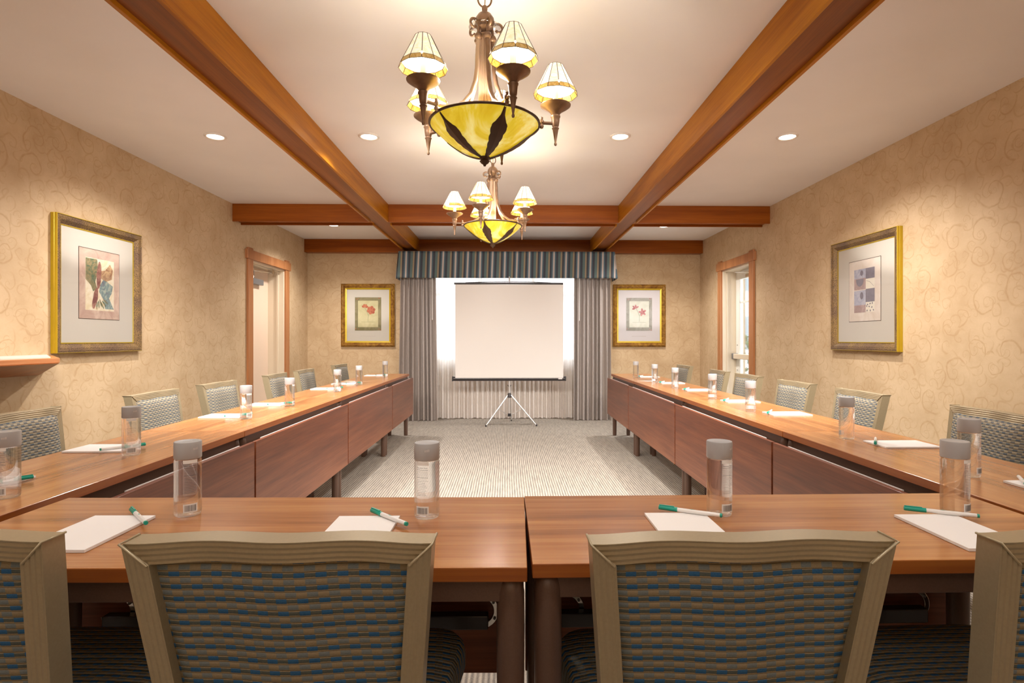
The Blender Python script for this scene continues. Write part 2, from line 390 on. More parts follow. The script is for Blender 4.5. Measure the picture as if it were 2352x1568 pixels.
# ------------------------------------------------------------------ ceiling beams (box beams with a recessed soffit)
ZB = 2.421; BT = .019; RC = .021
BY0, BY1 = 6.13, 6.34; WY = 8.265
BX = ((-1.510, -1.296), (1.195, 1.407))
n = 1
for x0, x1 in BX:
    m = MB()
    for p, q in ((x0, x0+BT), (x1-BT, x1)):
        m.box(p, q, YF, BY0+BT, ZB, ZC).box(p, q, BY1-BT, WY, ZB, ZC).box(p, q, BY0+BT, BY1-BT, ZB+RC, ZC)
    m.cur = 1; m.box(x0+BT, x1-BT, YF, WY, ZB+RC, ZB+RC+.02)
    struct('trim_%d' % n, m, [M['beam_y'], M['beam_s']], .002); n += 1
for x0, x1 in ((XL, BX[0][0]), (BX[0][1], BX[1][0]), (BX[1][1], XR)):
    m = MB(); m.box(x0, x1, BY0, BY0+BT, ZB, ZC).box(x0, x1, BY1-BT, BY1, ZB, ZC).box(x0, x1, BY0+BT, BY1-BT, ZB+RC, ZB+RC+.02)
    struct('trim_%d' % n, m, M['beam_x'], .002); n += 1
struct('trim_%d' % n, MB().box(XL, XR, WY, YB, ZB, ZC), M['beam_x'], .003); n += 1

# ------------------------------------------------------------------ doors
def casing(X, y0, y1, zt, s):
    """craftsman casing round an opening in a side wall; s=+1 when the room is on the +x side"""
    m = MB(); t = .028*s; t2 = .036*s; wd = .115
    def bx(a, b, c, d, e, f): m.box(min(a, b), max(a, b), c, d, e, f)
    bx(X, X+t, y0-wd, y0, 0, zt+.13); bx(X, X+t, y1, y1+wd, 0, zt+.13)
    bx(X, X+t2, y0-wd-.035, y1+wd+.035, zt, zt+.105)
    return m
# left door
struct('trim_%d' % n, casing(XL, LD[0], LD[1], LD[2], 1), M['trimw'], .003); n += 1
j = MB(); y0, y1, zt = LD
XD = XL-.20
j.box(XD-.06, XL+.004, y0, y0+.02, 0, zt).box(XD-.06, XL+.004, y1-.02, y1, 0, zt).box(XD-.06, XL+.004, y0+.02, y1-.02, zt-.02, zt)
j.box(XL-.085, XL-.06, y1-.034, y1-.02, 0, zt-.02).box(XL-.085, XL-.06, y0+.02, y1-.02, zt-.034, zt-.02)
struct('trim_%d' % n, j, M['cream'], .002); n += 1
dr = bpy.data.objects.new('door_1', None); C.objects.link(dr); dr['kind'] = 'structure'
dr['label'] = 'peach painted flush door recessed in the left wall'
MB().box(XD-.045, XD, y0+.022, y1-.022, .006, zt-.022).build('door_leaf', M['peach'], dr, .002)
MB().lathe([(0,0),(.009,0),(.009,.006),(.006,.008),(0,.008)], 14, cap=False, M=Matrix.Translation((XD, 6.82, 1.50)) @ Matrix.Rotation(PI/2, 4, 'Y')).build('peephole', M['chrome'], dr, smooth=40)
cl = MB().box(XD, XD+.06, 6.95, 7.24, 1.835, 1.905).build('door_closer', M['closer'], dr, .006)
ar = MB(); ar.tube([(XD+.03, 7.02, 1.90), (XD+.03, 7.02, 1.945)], .012, 10)
ar.tube([(XD+.03, 7.02, 1.945), (XD+.13, 6.80, 1.975)], .008, 8).tube([(XD+.13, 6.80, 1.975), (XD+.145, 7.25, 2.0)], .007, 8)
ar.box(XD+.12, XD+.17, 7.22, 7.29, 1.985, 2.035)
ar.build('closer_arm', M['chrome'], cl, smooth=40)
# right door (glazed)
struct('trim_%d' % n, casing(XR, RD[0], RD[1], RD[2], -1), M['trimw'], .003); n += 1
y0, y1, zt = RD; XD = XR+.17; j = MB()
j.box(XR-.004, XD+.06, y0, y0+.02, 0, zt).box(XR-.004, XD+.06, y1-.02, y1, 0, zt).box(XR-.004, XD+.06, y0+.02, y1-.02, zt-.02, zt)
j.box(XR+.045, XR+.06, y1-.032, y1-.02, 0, zt-.02)
struct('trim_%d' % n, j, M['cream'], .002); n += 1
dr = bpy.data.objects.new('door_2', None); C.objects.link(dr); dr['kind'] = 'structure'
dr['label'] = 'white glazed exit door recessed in the right wall'
m = MB(); a, b_, t0, t1 = y0+.022, y1-.022, XD, XD+.045
m.box(t0, t1, a, a+.11, .006, zt-.022).box(t0, t1, b_-.11, b_, .006, zt-.022).box(t0, t1, a+.11, b_-.11, .006, .25).box(t0, t1, a+.11, b_-.11, zt-.13, zt-.022)
m.build('door_leaf', M['white'], dr, .003)
g = MB().box(XD+.018, XD+.024, a+.11, b_-.11, .25, zt-.13).build('door_pane', M['glass'], dr)
mm = MB(); mm.box(t0+.006, t0+.036, a+.11, b_-.11, 1.63, 1.65)
mm.box(t0+.006, t0+.036, a+.11, a+.125, .25, zt-.13).box(t0+.006, t0+.036, b_-.125, b_-.11, .25, zt-.13)
mm.build('glazing_bar', M['white'], dr, .002)
pb = MB().box(XD-.06, XD-.025, a+.04, b_-.02, .90, .965).build('push_bar', M['cream'], dr, .006)
MB().box(XD-.062, XD, b_-.06, b_-.005, .895, .97).box(XD-.062, XD, a+.005, a+.05, .895, .97).build('push_bar_bracket', M['closer'], pb, .004)
cl = MB(); cl.box(XD-.055, XD, 6.80, 7.06, 1.93, 1.985); cl = cl.build('door_closer', M['chrome'], dr, .012, seg=3)
MB().tube([(XD-.03, 6.85, 1.98), (XD-.10, 7.05, 2.0), (XD-.12, 7.22, 2.02)], .009, 8).build('closer_arm', M['chrome'], cl, smooth=40)
hg = MB()
for z in (.75, 1.08): hg.lathe([(0,0),(.008,0),(.008,.004),(0,.004)], 10, cap=False, M=Matrix.Translation((XD-.001, b_-.05, z)) @ Matrix.Rotation(-PI/2, 4, 'Y'))
hg.build('bolt', M['closer'], dr)

# ------------------------------------------------------------------ outside, seen through the glazing
o = MB().box(-30, 40, -20, 60, -.35, -.15).build('pavement', M['conc']); o['kind'] = 'structure'
bd = thing('building', 'pale building across the pavement, seen through the glazed door', 'building', (9, 22, -.15))
MB().box(-3, 8, 0, 5, 0, 5.5).build('wall', M['stucco'], bd)
MB().box(-3.3, 8.3, -.5, 5.2, 5.5, 5.8).build('roof', M['conc'], bd)
for k in range(4):
    for z in (.9, 3.2):
        wd = MB().box(-2.3+k*2.4, -1.0+k*2.4, -.03, .02, z, z+1.3).build('window', plain('outside_window', (.35,.42,.46), .2), bd)
sh = thing('shrub', 'green shrub on the pavement outside the glazed door', 'shrub', (7.2, 17.5, -.15))
m = MB()
for k in range(160):
    a = random.uniform(0, 2*PI); z = random.uniform(.05, 1.5); rr = .9*math.sqrt(max(0, 1-(z/1.6)**2))*random.uniform(.6, 1)
    p = Vector((rr*math.cos(a), rr*math.sin(a), z)); q = Matrix.Translation(p) @ Matrix.Rotation(random.uniform(0, 6), 4, Vector((random.random(), random.random(), random.random()+.1)).normalized())
    m.add([q @ Vector(v) for v in ((-.16,0,0),(0,-.07,.01),(.16,0,0),(0,.07,.01))], [(0,1,2,3)])
m.build('foliage', M['leafg'], sh)
MB().tube([(0,0,0),(0,0,.9)], .05, 8).build('stem', M['brown'], sh)

# ------------------------------------------------------------------ downlights
dl = thing('recessed_downlight', 'recessed round ceiling light', 'ceiling light', (0,0,ZC), 0, 'recessed downlights in the ceiling')
MB().lathe([(.054,-.003),(.058,-.008),(.068,-.009),(.074,-.005),(.075,0)], 32, cap=False).build('trim_ring', M['canring'], dl, smooth=60)
MB().lathe([(0,-.004),(.054,-.004)], 32, cap=False).build('lens', M['lampglow'], dl)
DL = [(-2.10, 4.10, 'lit recessed ceiling light nearest the left wall, before the cross beam'),
      (-1.00, 4.08, 'lit recessed ceiling light right of the left long beam, level with the far chandelier'),
      (.80, 4.04, 'lit recessed ceiling light left of the right long beam'),
      (2.00, 4.02, 'lit recessed ceiling light nearest the right wall, before the cross beam'),
      (-2.23, 7.26, 'recessed ceiling light left side, peeping out just below the cross beam'),
      (2.00, 7.24, 'recessed ceiling light right side, peeping out just below the cross beam')]
for i, (x, y, lb) in enumerate(DL):
    if i == 0: dl.location = (x, y, ZC); dl['label'] = lb
    else: dup(dl, (x, y, ZC), 0, lb)

# ------------------------------------------------------------------ chandeliers
def chandelier():
    t = thing('chandelier', '', 'chandelier', (0,0,0), 0, 'bowl chandeliers over the floor')
    z0 = 1.156  # heights below are measured from here
    H = lambda h: z0+h*.93
    # column
    m = MB(); n = 20; prof = [(.024 if k % 2 else .0205) for k in range(n*2)]
    r0 = [Vector((prof[k]*math.cos(PI*k/n), prof[k]*math.sin(PI*k/n), H(.80))) for k in range(2*n)]
    r1 = [Vector((p.x, p.y, H(1.255))) for p in r0]
    m.rings([r0, r1]); m.build('column', M['pewter'], t, smooth=25)
    m = MB(); zb = H(1.255)
    m.lathe([(.0,0),(.030,0),(.031,.004),(.020,.010),(.016,.018),(.022,.022),(.034,.036),(.0385,.052),(.036,.070),(.026,.086),(.014,.094),(.010,.098),(.0115,.112),(.008,.120),(0,.121)], 28, (0,0,zb), cap=False)
    m.build('ball', M['bronze'], t, smooth=50)
    MB().lathe([(.033,0),(.060,.004),(.062,.006),(.060,.008),(.033,.004)], 28, (0,0,zb+.03), cap=False).build('glass_disc', M['picglass'], t, smooth=60)
    # ring + chain + canopy
    zr = zb+.121+.024
    m = MB(); m.tube([(.026*math.cos(a), 0, zr+.030*math.sin(a)) for a in [2*PI*k/24 for k in range(24)]], .0035, 8, closed=True)
    m.build('ring', M['bronze'], t, smooth=60)
    zc = zr+.030; k = 0; m = MB()
    while zc < ZC-.055:
        aa = k % 2; m.tube([((.011*math.cos(a) if aa else 0), (0 if aa else .011*math.cos(a)), zc+.012+.018*math.sin(a)) for a in [2*PI*q/14 for q in range(14)]], .0024, 6, closed=True)
        zc += .028; k += 1
    if k: m.build('chain', M['bronze'], t, smooth=60)
    MB().tube([(0,0,zb+.12), (.004,0,(zb+ZC)/2+.05), (0,0,ZC-.04)], .0022, 6).build('cord', M['pewter'], t)
    MB().lathe([(0,-.045),(.012,-.045),(.018,-.03),(.045,-.018),(.062,-.004),(.062,0),(0,0)], 28, (0,0,ZC), cap=False).build('canopy', M['bronze'], t, smooth=50)
    # bowl
    RB = .209; hr = H(.888); hb = H(.752)
    pr = []
    for k in range(13):
        u = k/12; r = RB*math.sin(u*PI/2*.98)/math.sin(PI/2*.98); pr.append((RB*u, hb+(hr-hb)*(.25*u+.75*u**2)))
    pr[0] = (.002, hb)
    inner = [(max(.001, r-.004), z+.004) for r, z in pr[::-1]]
    bw = MB().lathe(pr+inner, 48, cap=False).build('bowl', M['bowl'], t, smooth=60)
    m = MB(); m.tube([((RB+.002)*math.cos(a), (RB+.002)*math.sin(a), hr+.002) for a in [2*PI*k/56 for k in range(56)]], .0052, 8, closed=True)
    m.build('rim', M['bronzed'], bw, smooth=60)
    MB().lathe([(0,-.030),(.004,-.029),(.007,-.022),(.014,-.018),(.020,-.010),(.014,-.006),(.019,.0),(.022,.010),(.018,.018),(0,.018)], 20, (0,0,hb-.002), cap=False).build('finial', M['bronzed'], bw, smooth=50)
    def bowlz(r):
        for i in range(len(pr)-1):
            if pr[i][0] <= r <= pr[i+1][0]:
                u = (r-pr[i][0])/(pr[i+1][0]-pr[i][0]); return pr[i][1]+u*(pr[i+1][1]-pr[i][1])
        return pr[-1][1]
    RA = .277
    for k in range(5):
        a = 2*PI*k/5; ca, sa = math.cos(a), math.sin(a)
        P = lambda r, z, s=0: Vector((r*ca-s*sa, r*sa+s*ca, z))
        # leaf-shaped strap on the bowl
        m = MB(); nn = 40; Lf = []
        for q in range(nn+1):
            u = q/nn; r = RB*(1-u)+.014*u
            if u < .12: wd = .004+.004*u/.12
            elif u < .26: wd = .008+.018*((u-.12)/.14)
            else: wd = .026*(1-(u-.26)/.74)**.75+.0035
            wd *= 1+(.14*abs(math.sin(u*nn*.55)) if u > .24 else 0)
            z = bowlz(r)-.003; Lf.append([P(r, z+.001, -wd), P(r, z-.004, 0), P(r, z+.001, wd)])
        m.grid(Lf); m.build('leaf_strap', M['bronzed'], bw)
        # arm: from the column top, sweeping out to the cup
        pts = [(.030,H(1.235)),(.034,H(1.19)),(.036,H(1.12)),(.045,H(1.06)),(.066,H(1.00)),(.100,H(.955)),(.145,H(.922)),(.19,H(.912)),(.225,H(.908)),(RA-.01,H(.908))]
        am = MB(); am.tube([P(*p) for p in pts], [.0085,.0085,.0085,.0085,.0085,.008,.007,.0062,.0062,.0065], 10)
        am.lathe([(0,-.020),(.006,-.018),(.009,-.010),(.006,-.002),(.010,.002),(.010,.010),(.005,.016),(.006,.024),(0,.028)], 12, P(.222, H(.905)), cap=False)
        am = am.build('arm', M['pewter'] if k % 2 else M['bronze'], t, smooth=50)
        m = MB(); m.lathe([(0,-.012),(.012,-.008),(.016,.002),(.012,.012),(0,.016)], 14, P(.030, H(1.245)), cap=False)
        sc = []
        for q in range(17):
            u = q/16; ang = PI*.95-u*PI*1.75; rad = .024*(1-.62*u)
            sc.append(P(.054+rad*math.cos(ang)*1.0-.002, H(1.290)+rad*math.sin(ang)))
        sc = [P(.031, H(1.262))]+sc
        m.tube(sc, [.0055]*9+[.005]*8+[.006], 8); m.build('scroll', M['bronze'], am, smooth=60)
        c = P(RA, 0); c = (c.x, c.y, z0)
        # cup and drip pan
        m = MB(); S = .93
        m.lathe([(0,.813*S),(.0045,.816*S),(.0055,.822*S),(.0035,.829*S),(.008,.86*S),(.0115,.882*S),(.0145,.887*S),(.0105,.893*S),(.013,.897*S),(.0155,.915*S),(.0165,.930*S),(.019,.934*S),(.019,.939*S),(.015,.943*S),
                 (.024,.956*S),(.048,.972*S),(.059,.981*S),(.060,.985*S),(.056,.986*S),(.040,.980*S),(.018,.974*S),(.014,.990*S),(0,.990*S)], 28, c, cap=False)
        cup = m.build('candle_cup', M['bronze'], t, smooth=45)
        MB().lathe([(0,.985*S),(.011,.985*S),(.011,1.055*S),(0,1.055*S)], 16, c, cap=False).build('candle_sleeve', M['candle'], cup, smooth=40)
        MB().lathe([(0,1.055*S),(.010,1.056*S),(.0125,1.075*S),(.011,1.095*S),(.004,1.108*S),(0,1.110*S)], 16, c, cap=False).build('bulb', M['bulb'], cup, smooth=60)
        # shade: 12 glass panels
        r0_, r1_, zb_, zt_ = .0865, .029, 1.028*S, 1.152*S; n12 = 12
        rb = r0_-.17*(r0_-r1_); zbb = zb_+.17*(zt_-zb_)
        m = MB(); m.lathe([(rb, zbb), (r1_, zt_)], n12, c, cap=False); sh_ = m.build('lamp_shade', M['shade'], t)
        MB().lathe([(rb-.0015, zbb), (r1_-.0015, zt_)], n12, c, cap=False).build('shade_lining', M['shadein'], sh_)
        MB().lathe([(r0_, zb_), (rb, zbb)], n12, c, cap=False).build('shade_band', M['amber'], sh_)
        m = MB()
        for q in range(n12):
            b1 = 2*PI*q/n12; b2 = 2*PI*(q+1)/n12
            pp = lambda r, z, an: (c[0]+r*math.cos(an), c[1]+r*math.sin(an), c[2]+z)
            m.tube([pp(r0_, zb_, b1), pp(r1_, zt_, b1)], .0013, 4).tube([pp(r0_-.003, zb_+.004, b1), pp(r1_-.003, zt_, b1)], .0009, 4)
            m.tube([pp(r0_, zb_, b1), pp(r0_, zb_, b2)], .0012, 4); m.tube([pp(rb, zbb, b1), pp(rb, zbb, b2)], .0009, 4); m.tube([pp(r1_, zt_, b1), pp(r1_, zt_, b2)], .0010, 4)
        m.build('leading', M['bronzed'], sh_)
        m = MB()
        for q in range(0, n12, 3):
            an = 2*PI*q/n12; e = Vector((math.cos(an), math.sin(an), 0)); s_ = Vector((-math.sin(an), math.cos(an), 0)); r = rb+.0016
            ce = Vector(c)+e*r+Vector((0,0,zbb)); m.add([ce+s_*.0045, ce+Vector((0,0,.007))-e*.002, ce-s_*.0045, ce-Vector((0,0,.007))+e*.003], [(0,1,2,3)])
        m.build('glass_jewel', M['bulb'], sh_)
    return t
ch = chandelier()
CH1 = (-.092, 2.19, 0); CH2 = (-.115, 4.14, 0)
ch.location = CH1; ch.rotation_euler = (0,0,R(4.9)); ch['label'] = 'large amber glass bowl chandelier hanging nearest the camera'
dup(ch, CH2, R(38.6), 'smaller looking amber bowl chandelier hanging further back, before the cross beam')

# ------------------------------------------------------------------ framed pictures (built facing -y, origin at wall, centre)
def frame_mesh(w, h, fw, dep, prof, mat, name, parent):
    """mitred moulding; prof = list of (inset 0..1 of fw, depth 0..1 of dep)"""
    m = MB(); rings = []
    for (a, d) in prof:
        i = a*fw; x = w/2-i; z = h/2-i; y = -d*dep
        rings.append([Vector((-x, y, -z)), Vector((x, y, -z)), Vector((x, y, z)), Vector((-x, y, z))])
    m.rings(rings, cap=False); return m.build(name, mat, parent)
def quad(x0, x1, z0, z1, y, name, mat, par): return MB().add([(x0,y,z0),(x1,y,z0),(x1,y,z1),(x0,y,z1)], [(0,1,2,3)]).build(name, mat, par)
def blob(pts, y, m): m.add([(p[0], y, p[1]) for p in pts], [tuple(range(len(pts)))])
def petal(cx, cz, ang, ln, wd, n=12, wob=0):
    out = []
    for k in range(n):
        t = 2*PI*k/n; u = ln/2*(1-math.cos(t)); v = wd/2*math.sin(t)*(1+wob*math.sin(5*t))
        out.append((cx+u*math.cos(ang)-v*math.sin(ang), cz+u*math.sin(ang)+v*math.cos(ang)))
    return out
P1 = [(.0,0),(0,.95),(.06,1),(.12,.9),(.2,.95),(.5,.85),(.85,.35),(.9,.38),(1,.33),(1,.1)]
def big_picture(name, label, loc, rz, side):
    t = thing(name, label, 'picture', loc, rz, 'large framed prints on the side walls')
    w, h = .85, .915
    frame_mesh(w, h, .07, .042, [(0,0),(0,.5),(.03,.56),(0,.62),(0,.95),(.06,1)], M['gold'], 'frame_edge', t)
    frame_mesh(w, h, .07, .042, P1[2:8], M['spk'], 'frame', t)
    frame_mesh(w, h, .07, .042, P1[7:], M['gold'], 'inner_fillet', t)
    quad(-w/2+.065, w/2-.065, -h/2+.065, h/2-.065, -.012, 'mat_board', M['mat'], t)
    aw, ah, az = .40, .49, .025
    quad(-aw/2-.004, aw/2+.004, az-ah/2-.004, az+ah/2+.004, -.0128, 'mat_bevel', M['bronzed'], t)
    if side == 'L':
        pr = quad(-aw/2, aw/2, az-ah/2, az+ah/2, -.0136, 'print', art('faded_rose_wash', [(.35, (.48,.33,.27)), (.65, (.66,.52,.43))], 7, 1), t)
        bw_, bh = .285, .37
        quad(-bw_/2, bw_/2, az-bh/2, az+bh/2, -.0142, 'painted_field', art('cream_wash', [(.4, (.72,.62,.42)), (.6, (.80,.74,.60))], 9, 2), pr)
        gr = art('green_wash', [(.35, (.10,.18,.12)), (.5, (.24,.22,.12)), (.65, (.38,.30,.17))], 16, 2)
        te = art('teal_wash', [(.35, (.20,.20,.24)), (.5, (.22,.32,.32)), (.65, (.42,.46,.40))], 16, 2)
        oc = art('ochre_wash', [(.35, (.30,.16,.10)), (.6, (.62,.44,.25))], 14, 2)
        ms = MB(); blob([(-.14,az+.18),(-.03,az+.18),(-.02,az+.10),(-.05,az+.02),(-.03,az-.03),(-.07,az-.05),(-.09,az-.01),(-.14,az+.03)], -.0147, ms); ms.build('green_patch', gr, pr)
        ms = MB(); blob([(.03,az+.04),(.07,az+.03),(.13,az+.0),(.12,az-.05),(.09,az-.09),(.14,az-.17),(.05,az-.17),(.03,az-.10),(-.01,az-.05),(.0,az)], -.0147, ms); ms.build('teal_patch', te, pr)
        ms = MB(); blob([(.0,az+.10),(.05,az+.11),(.10,az+.16),(.13,az+.12),(.12,az+.05),(.06,az+.03),(.0,az+.05)], -.0147, ms); ms.build('ochre_patch', oc, pr)
        rd = art('red_leaf_wash', [(.35, (.22,.09,.08)), (.6, (.42,.22,.17))], 25, 1)
        ms = MB(); blob(petal(-.02, az-.03, R(86), .20, .045, 16, .1), -.0154, ms); blob(petal(-.03, az-.02, R(-104), .16, .045, 16, .1), -.0154, ms); ms.build('red_leaves', rd, pr)
        ms = MB()
        for q in range(6): blob(petal(-.03+.012*q, az-.12+.01*(q % 3), R(-95+12*q), .06, .012, 8), -.0153, ms)
        ms.build('grass_strokes', gr, pr)
    else:
        pr = quad(-aw/2, aw/2, az-ah/2, az+ah/2, -.0136, 'print', art('pale_rose_paper', [(.35, (.66,.58,.50)), (.65, (.74,.68,.62))], 7, 1), t)
        cols = {'bl': art('pale_blue_wash', [(.35, (.36,.37,.48)), (.65, (.52,.52,.58))], 12, 2), 'gr': plain('slate_patch', (.23,.21,.25), .8, var=.1, vs=30),
                'mv': art('mauve_wash', [(.35, (.38,.28,.27)), (.65, (.50,.38,.36))], 12, 1), 'cr': plain('cream_patch', (.76,.72,.62), .8)}
        zt = az+.175; c0, c1, c2 = -.13, .02, .13
        cells = [(c0, c1, zt, zt-.075, 'bl'), (c0, c1, zt-.075, zt-.165, 'mv'), (c0, c1, zt-.172, zt-.29, 'bl'), (c0, c1, zt-.29, zt-.35, 'mv'),
                 (c1, c2, zt, zt-.085, 'gr'), (c1, c2, zt-.085, zt-.165, 'cr'), (c1, c2, zt-.165, zt-.27, 'gr'), (c1, c2, zt-.27, zt-.35, 'cr')]
        for x0, x1, z1, z0, k in cells: quad(x0, x1, z0, z1, -.0142, 'colour_block', cols[k], pr)
        ms = MB()
        for k in range(12):
            a = PI+PI*k/11
        ms.add([(-.055+.05*math.cos(PI+PI*k/11), -.0150, zt-.08+.06*math.sin(PI+PI*k/11)) for k in range(12)], [tuple(range(12))])
        blob(petal(-.03, zt-.01, R(-90), .045, .04), -.0150, ms); blob(petal(-.03, zt-.185, R(-90), .06, .045), -.0150, ms)
        for k in range(9): blob(petal(.035+.032*(k % 3)+.004*k/3, zt-.29-.02*(k//3), R(40*k), .018, .012, 8), -.0150, ms)
        ms.tube([(.03, -.015, zt-.10), (.07, -.015, zt-.11), (.12, -.015, zt-.15)], .001, 4)
        ms.build('leaf_shapes', cols['gr'], pr)
    quad(-w/2+.066, w/2-.066, -h/2+.066, h/2-.066, -.0185, 'glass', M['picglass'], t)
    return t
# facing: local -y is the front.  left wall -> face +x : rz=+90deg ; right wall -> face -x : rz=-90deg
big_picture('framed_print', 'gold edged framed leaf print in green and rose on left wall above the shelf', (XL+.001, 4.145, 1.522), R(90), 'L')
big_picture('framed_print', 'gold edged framed print of blue and slate squares on right wall', (XR-.001, 4.47, 1.522), R(-90), 'R')
def small_picture(label, loc, kind, matm):
    t = thing('framed_print', label, 'picture', loc, 0, 'framed flower prints beside the curtains')
    w, h = .785, .925; fw = .082
    pf = [(0,0),(0,.7),(.10,.8),(.25,1),(.45,.95),(.55,.7),(.62,.75),(.75,.55),(1,.4),(1,.1)]
    frame_mesh(w, h, fw, .04, pf[:8], M['goldwood'], 'frame', t)
    frame_mesh(w, h, fw, .04, pf[7:], M['gold'], 'inner_fillet', t)
    quad(-w/2+.078, w/2-.078, -h/2+.078, h/2-.078, -.008, 'mat_board', matm, t)
    aw, ah, az = .385, .49, .02
    if kind == 'L':
        cb = art('olive_border_wash', [(.35, (.20,.18,.09)), (.65, (.30,.26,.15))], 9, 1); ci = art('yellow_paper', [(.35, (.50,.46,.26)), (.65, (.60,.55,.34))], 7, 1)
        cf = art('orange_petal_wash', [(.35, (.34,.08,.05)), (.65, (.56,.22,.12))], 30, 1)
    else:
        cb = art('grey_border_wash', [(.35, (.32,.32,.28)), (.65, (.44,.43,.40))], 9, 1); ci = art('pale_green_paper', [(.35, (.62,.64,.56)), (.65, (.72,.72,.66))], 7, 1)
        cf = art('pink_petal_wash', [(.35, (.38,.12,.14)), (.65, (.66,.38,.38))], 40, 1)
    pr = quad(-aw/2, aw/2, az-ah/2, az+ah/2, -.0095, 'print', cb, t)
    quad(-aw/2+.045, aw/2-.045, az-ah/2+.05, az+ah/2-.05, -.0105, 'print_field', ci, pr)
    m = MB()
    if kind == 'L':
        for k in range(6): blob(petal(.045, az+.055, R(60*k+15), .065, .055), -.0115-.0001*k, m)
        for k in range(4): blob(petal(-.045, az+.10, R(50*k+10), .048, .035), -.0115-.0001*k, m)
    else:
        for k in range(5): blob(petal(.05, az+.03, R(72*k+30), .06, .032), -.0115-.0001*k, m)
        for k in range(4): blob(petal(-.055, az+.09, R(55*k+30), .055, .026), -.0115-.0001*k, m)
    m.build('flower', cf, pr)
    m = MB(); m.tube([(.03,-.011,az+.03),(.005,-.011,az-.02),(.0,-.011,az-.11)], .0016, 4); m.tube([(-.05,-.011,az+.09),(-.02,-.011,az+.04),(.0,-.011,az-.02)], .0014, 4)
    m.tube([(-.10,-.011,az-.12),(.10,-.011,az-.12)], .001, 4); m.build('stem', M['leafg'], pr)
    m = MB()
    for sx in (-1, 1):
        for sz in (-1, 1): blob(petal(sx*(aw/2-.02), az+sz*(ah/2-.02), R(45+90*sx*sz), .022, .012, 8), -.0105, m); blob(petal(sx*(aw/2-.045), az+sz*(ah/2-.018), R(30), .018, .008, 8), -.0105, m)
    m.build('corner_motif', cf, pr)
    m = MB(); x = -.11
    for k in range(12):
        wl = random.uniform(.008, .022)
        if x+wl < .11: m.add([(x,-.0085,-.31),(x+wl,-.0085,-.31),(x+wl,-.0085,-.304),(x,-.0085,-.304)], [(0,1,2,3)])
        x += wl+.005
    m.build('caption', plain('faint_pencil', (.52,.47,.43), .8), t)
    quad(-w/2+.078, w/2-.078, -h/2+.078, h/2-.078, -.0145, 'glass', M['picglass'], t)
small_picture('gold framed orange poppy print on back wall left of the curtains', (-2.07, YB-.001, 1.510), 'L', M['mat'])
small_picture('gold framed pink flower print on back wall right of the curtains', (1.945, YB-.001, 1.508), 'R', M['matc'])

# ------------------------------------------------------------------ wall shelf
t = thing('wall_shelf', 'wooden wall shelf with angled end on left wall below the framed leaf print', 'shelf', (0,0,0))
X0, X1 = XL+.001, -2.51
zt_, zb_ = 1.052, 1.024
pl = [(X0, 1.2), (X1, 1.6), (X1, 3.22), (X0, 3.74)]
m = MB(); m.rings([[Vector((x, y, zb_)) for x, y in pl], [Vector((x, y, zt_)) for x, y in pl]]); m.build('shelf_board', M['shelfw'], t, .003)
low = [(X0, 1.35), (X0+.06, 1.4), (X0+.06, 3.56), (X0, 3.64)]
m = MB(); m.rings([[Vector((x, y, .936)) for x, y in low], [Vector((x, y, zb_)) for x, y in [(X0,1.25),(X1+.03,1.65),(X1+.03,3.18),(X0,3.70)]]]); m.build('bracket', M['beam_x'], t, .003)
m = MB(); m.rings([[Vector((x+a, y+b, z)) for (x, y), (a, b) in zip(pl, ((.0,.03),(-.035,.02),(-.035,-.02),(.0,-.05)))] for z in (zt_, zt_+.006)]); m.build('shelf_cover', M['canring'], t)

# ------------------------------------------------------------------ window dressing
t = thing('valance', 'flared window valance in blue, black and tan stripes above the projector screen', 'valance', (0,0,0))
zt_, zb_ = 2.385, 2.012; yf = 7.93; m = MB()
rows = []
for i in range(13):
    u = i/12; z = zt_+(zb_-zt_)*u; e = .038*u; row = []
    xs = [(-1.545-e, YB-.02), (-1.545-e, yf+.12-.0*e), (-1.545-e, yf+.03)] + [(-1.52-e+(3.0+2*e)*k/60, yf-e*.5+.004*math.sin(k*.9)*u) for k in range(61)] + [(1.505+e, yf+.03), (1.505+e, yf+.12), (1.505+e, YB-.02)]
    rows.append([Vector((x, y, z)) for x, y in xs])
m.grid(rows); vb = m.build('valance_cloth', M['valance'], t, smooth=50)
sol = vb.modifiers.new('thick', 'SOLIDIFY'); sol.thickness = .006
MB().box(-1.54, 1.50, yf+.012, YB-.03, zt_-.02, zt_+.004).build('mounting_board', M['brown'], t)
def drape(name, label, x0, x1, yc, z0, z1, mat, folds, amp, seed, group=None, cat='curtain', flare=.0):
    rnd = random.Random(seed); t = thing(name, label, cat, (0,0,0), 0, group)
    nx = folds*10; wd = [rnd.uniform(.7, 1.35) for _ in range(folds)]; tot = sum(wd); P = []
    phs = [0]; [phs.append(phs[-1]+w_/tot) for w_ in wd]
    am = [rnd.uniform(.75, 1.2) for _ in range(folds)]
    for j in range(16):
        v = j/15; z = z1+(z0-z1)*v; row = []
        for i in range(folds):
            for k in range(10 if i < folds-1 else 11):
                u = k/10; s = phs[i]+(phs[i+1]-phs[i])*u; A = amp*am[i]*(.65+.35*v)
                x = x0+(x1-x0)*s+.35*A*math.sin(2*PI*u*2)*.25+flare*(s-.5)*v
                y = yc-A*math.cos(2*PI*u)+.004*math.sin(3*v+i*2)
                row.append(Vector((x, y, z+(.004*math.sin(i*1.7) if j == 15 else 0))))
        P.append(row)
    o = MB().grid(P).build('cloth', mat, t, smooth=80, fix=False)
    return t
c1 = drape('curtain', 'taupe pleated drape hanging left of the projector screen', -1.525, -1.035, 8.07, .006, 2.34, M['curtain'], 8, .044, 3, 'taupe drapes', flare=.07)
MB().tube([(-1.075, 7.995, 2.15), (-1.072, 7.995, 1.43)], .005, 8).build('wand', M['rail'], c1)
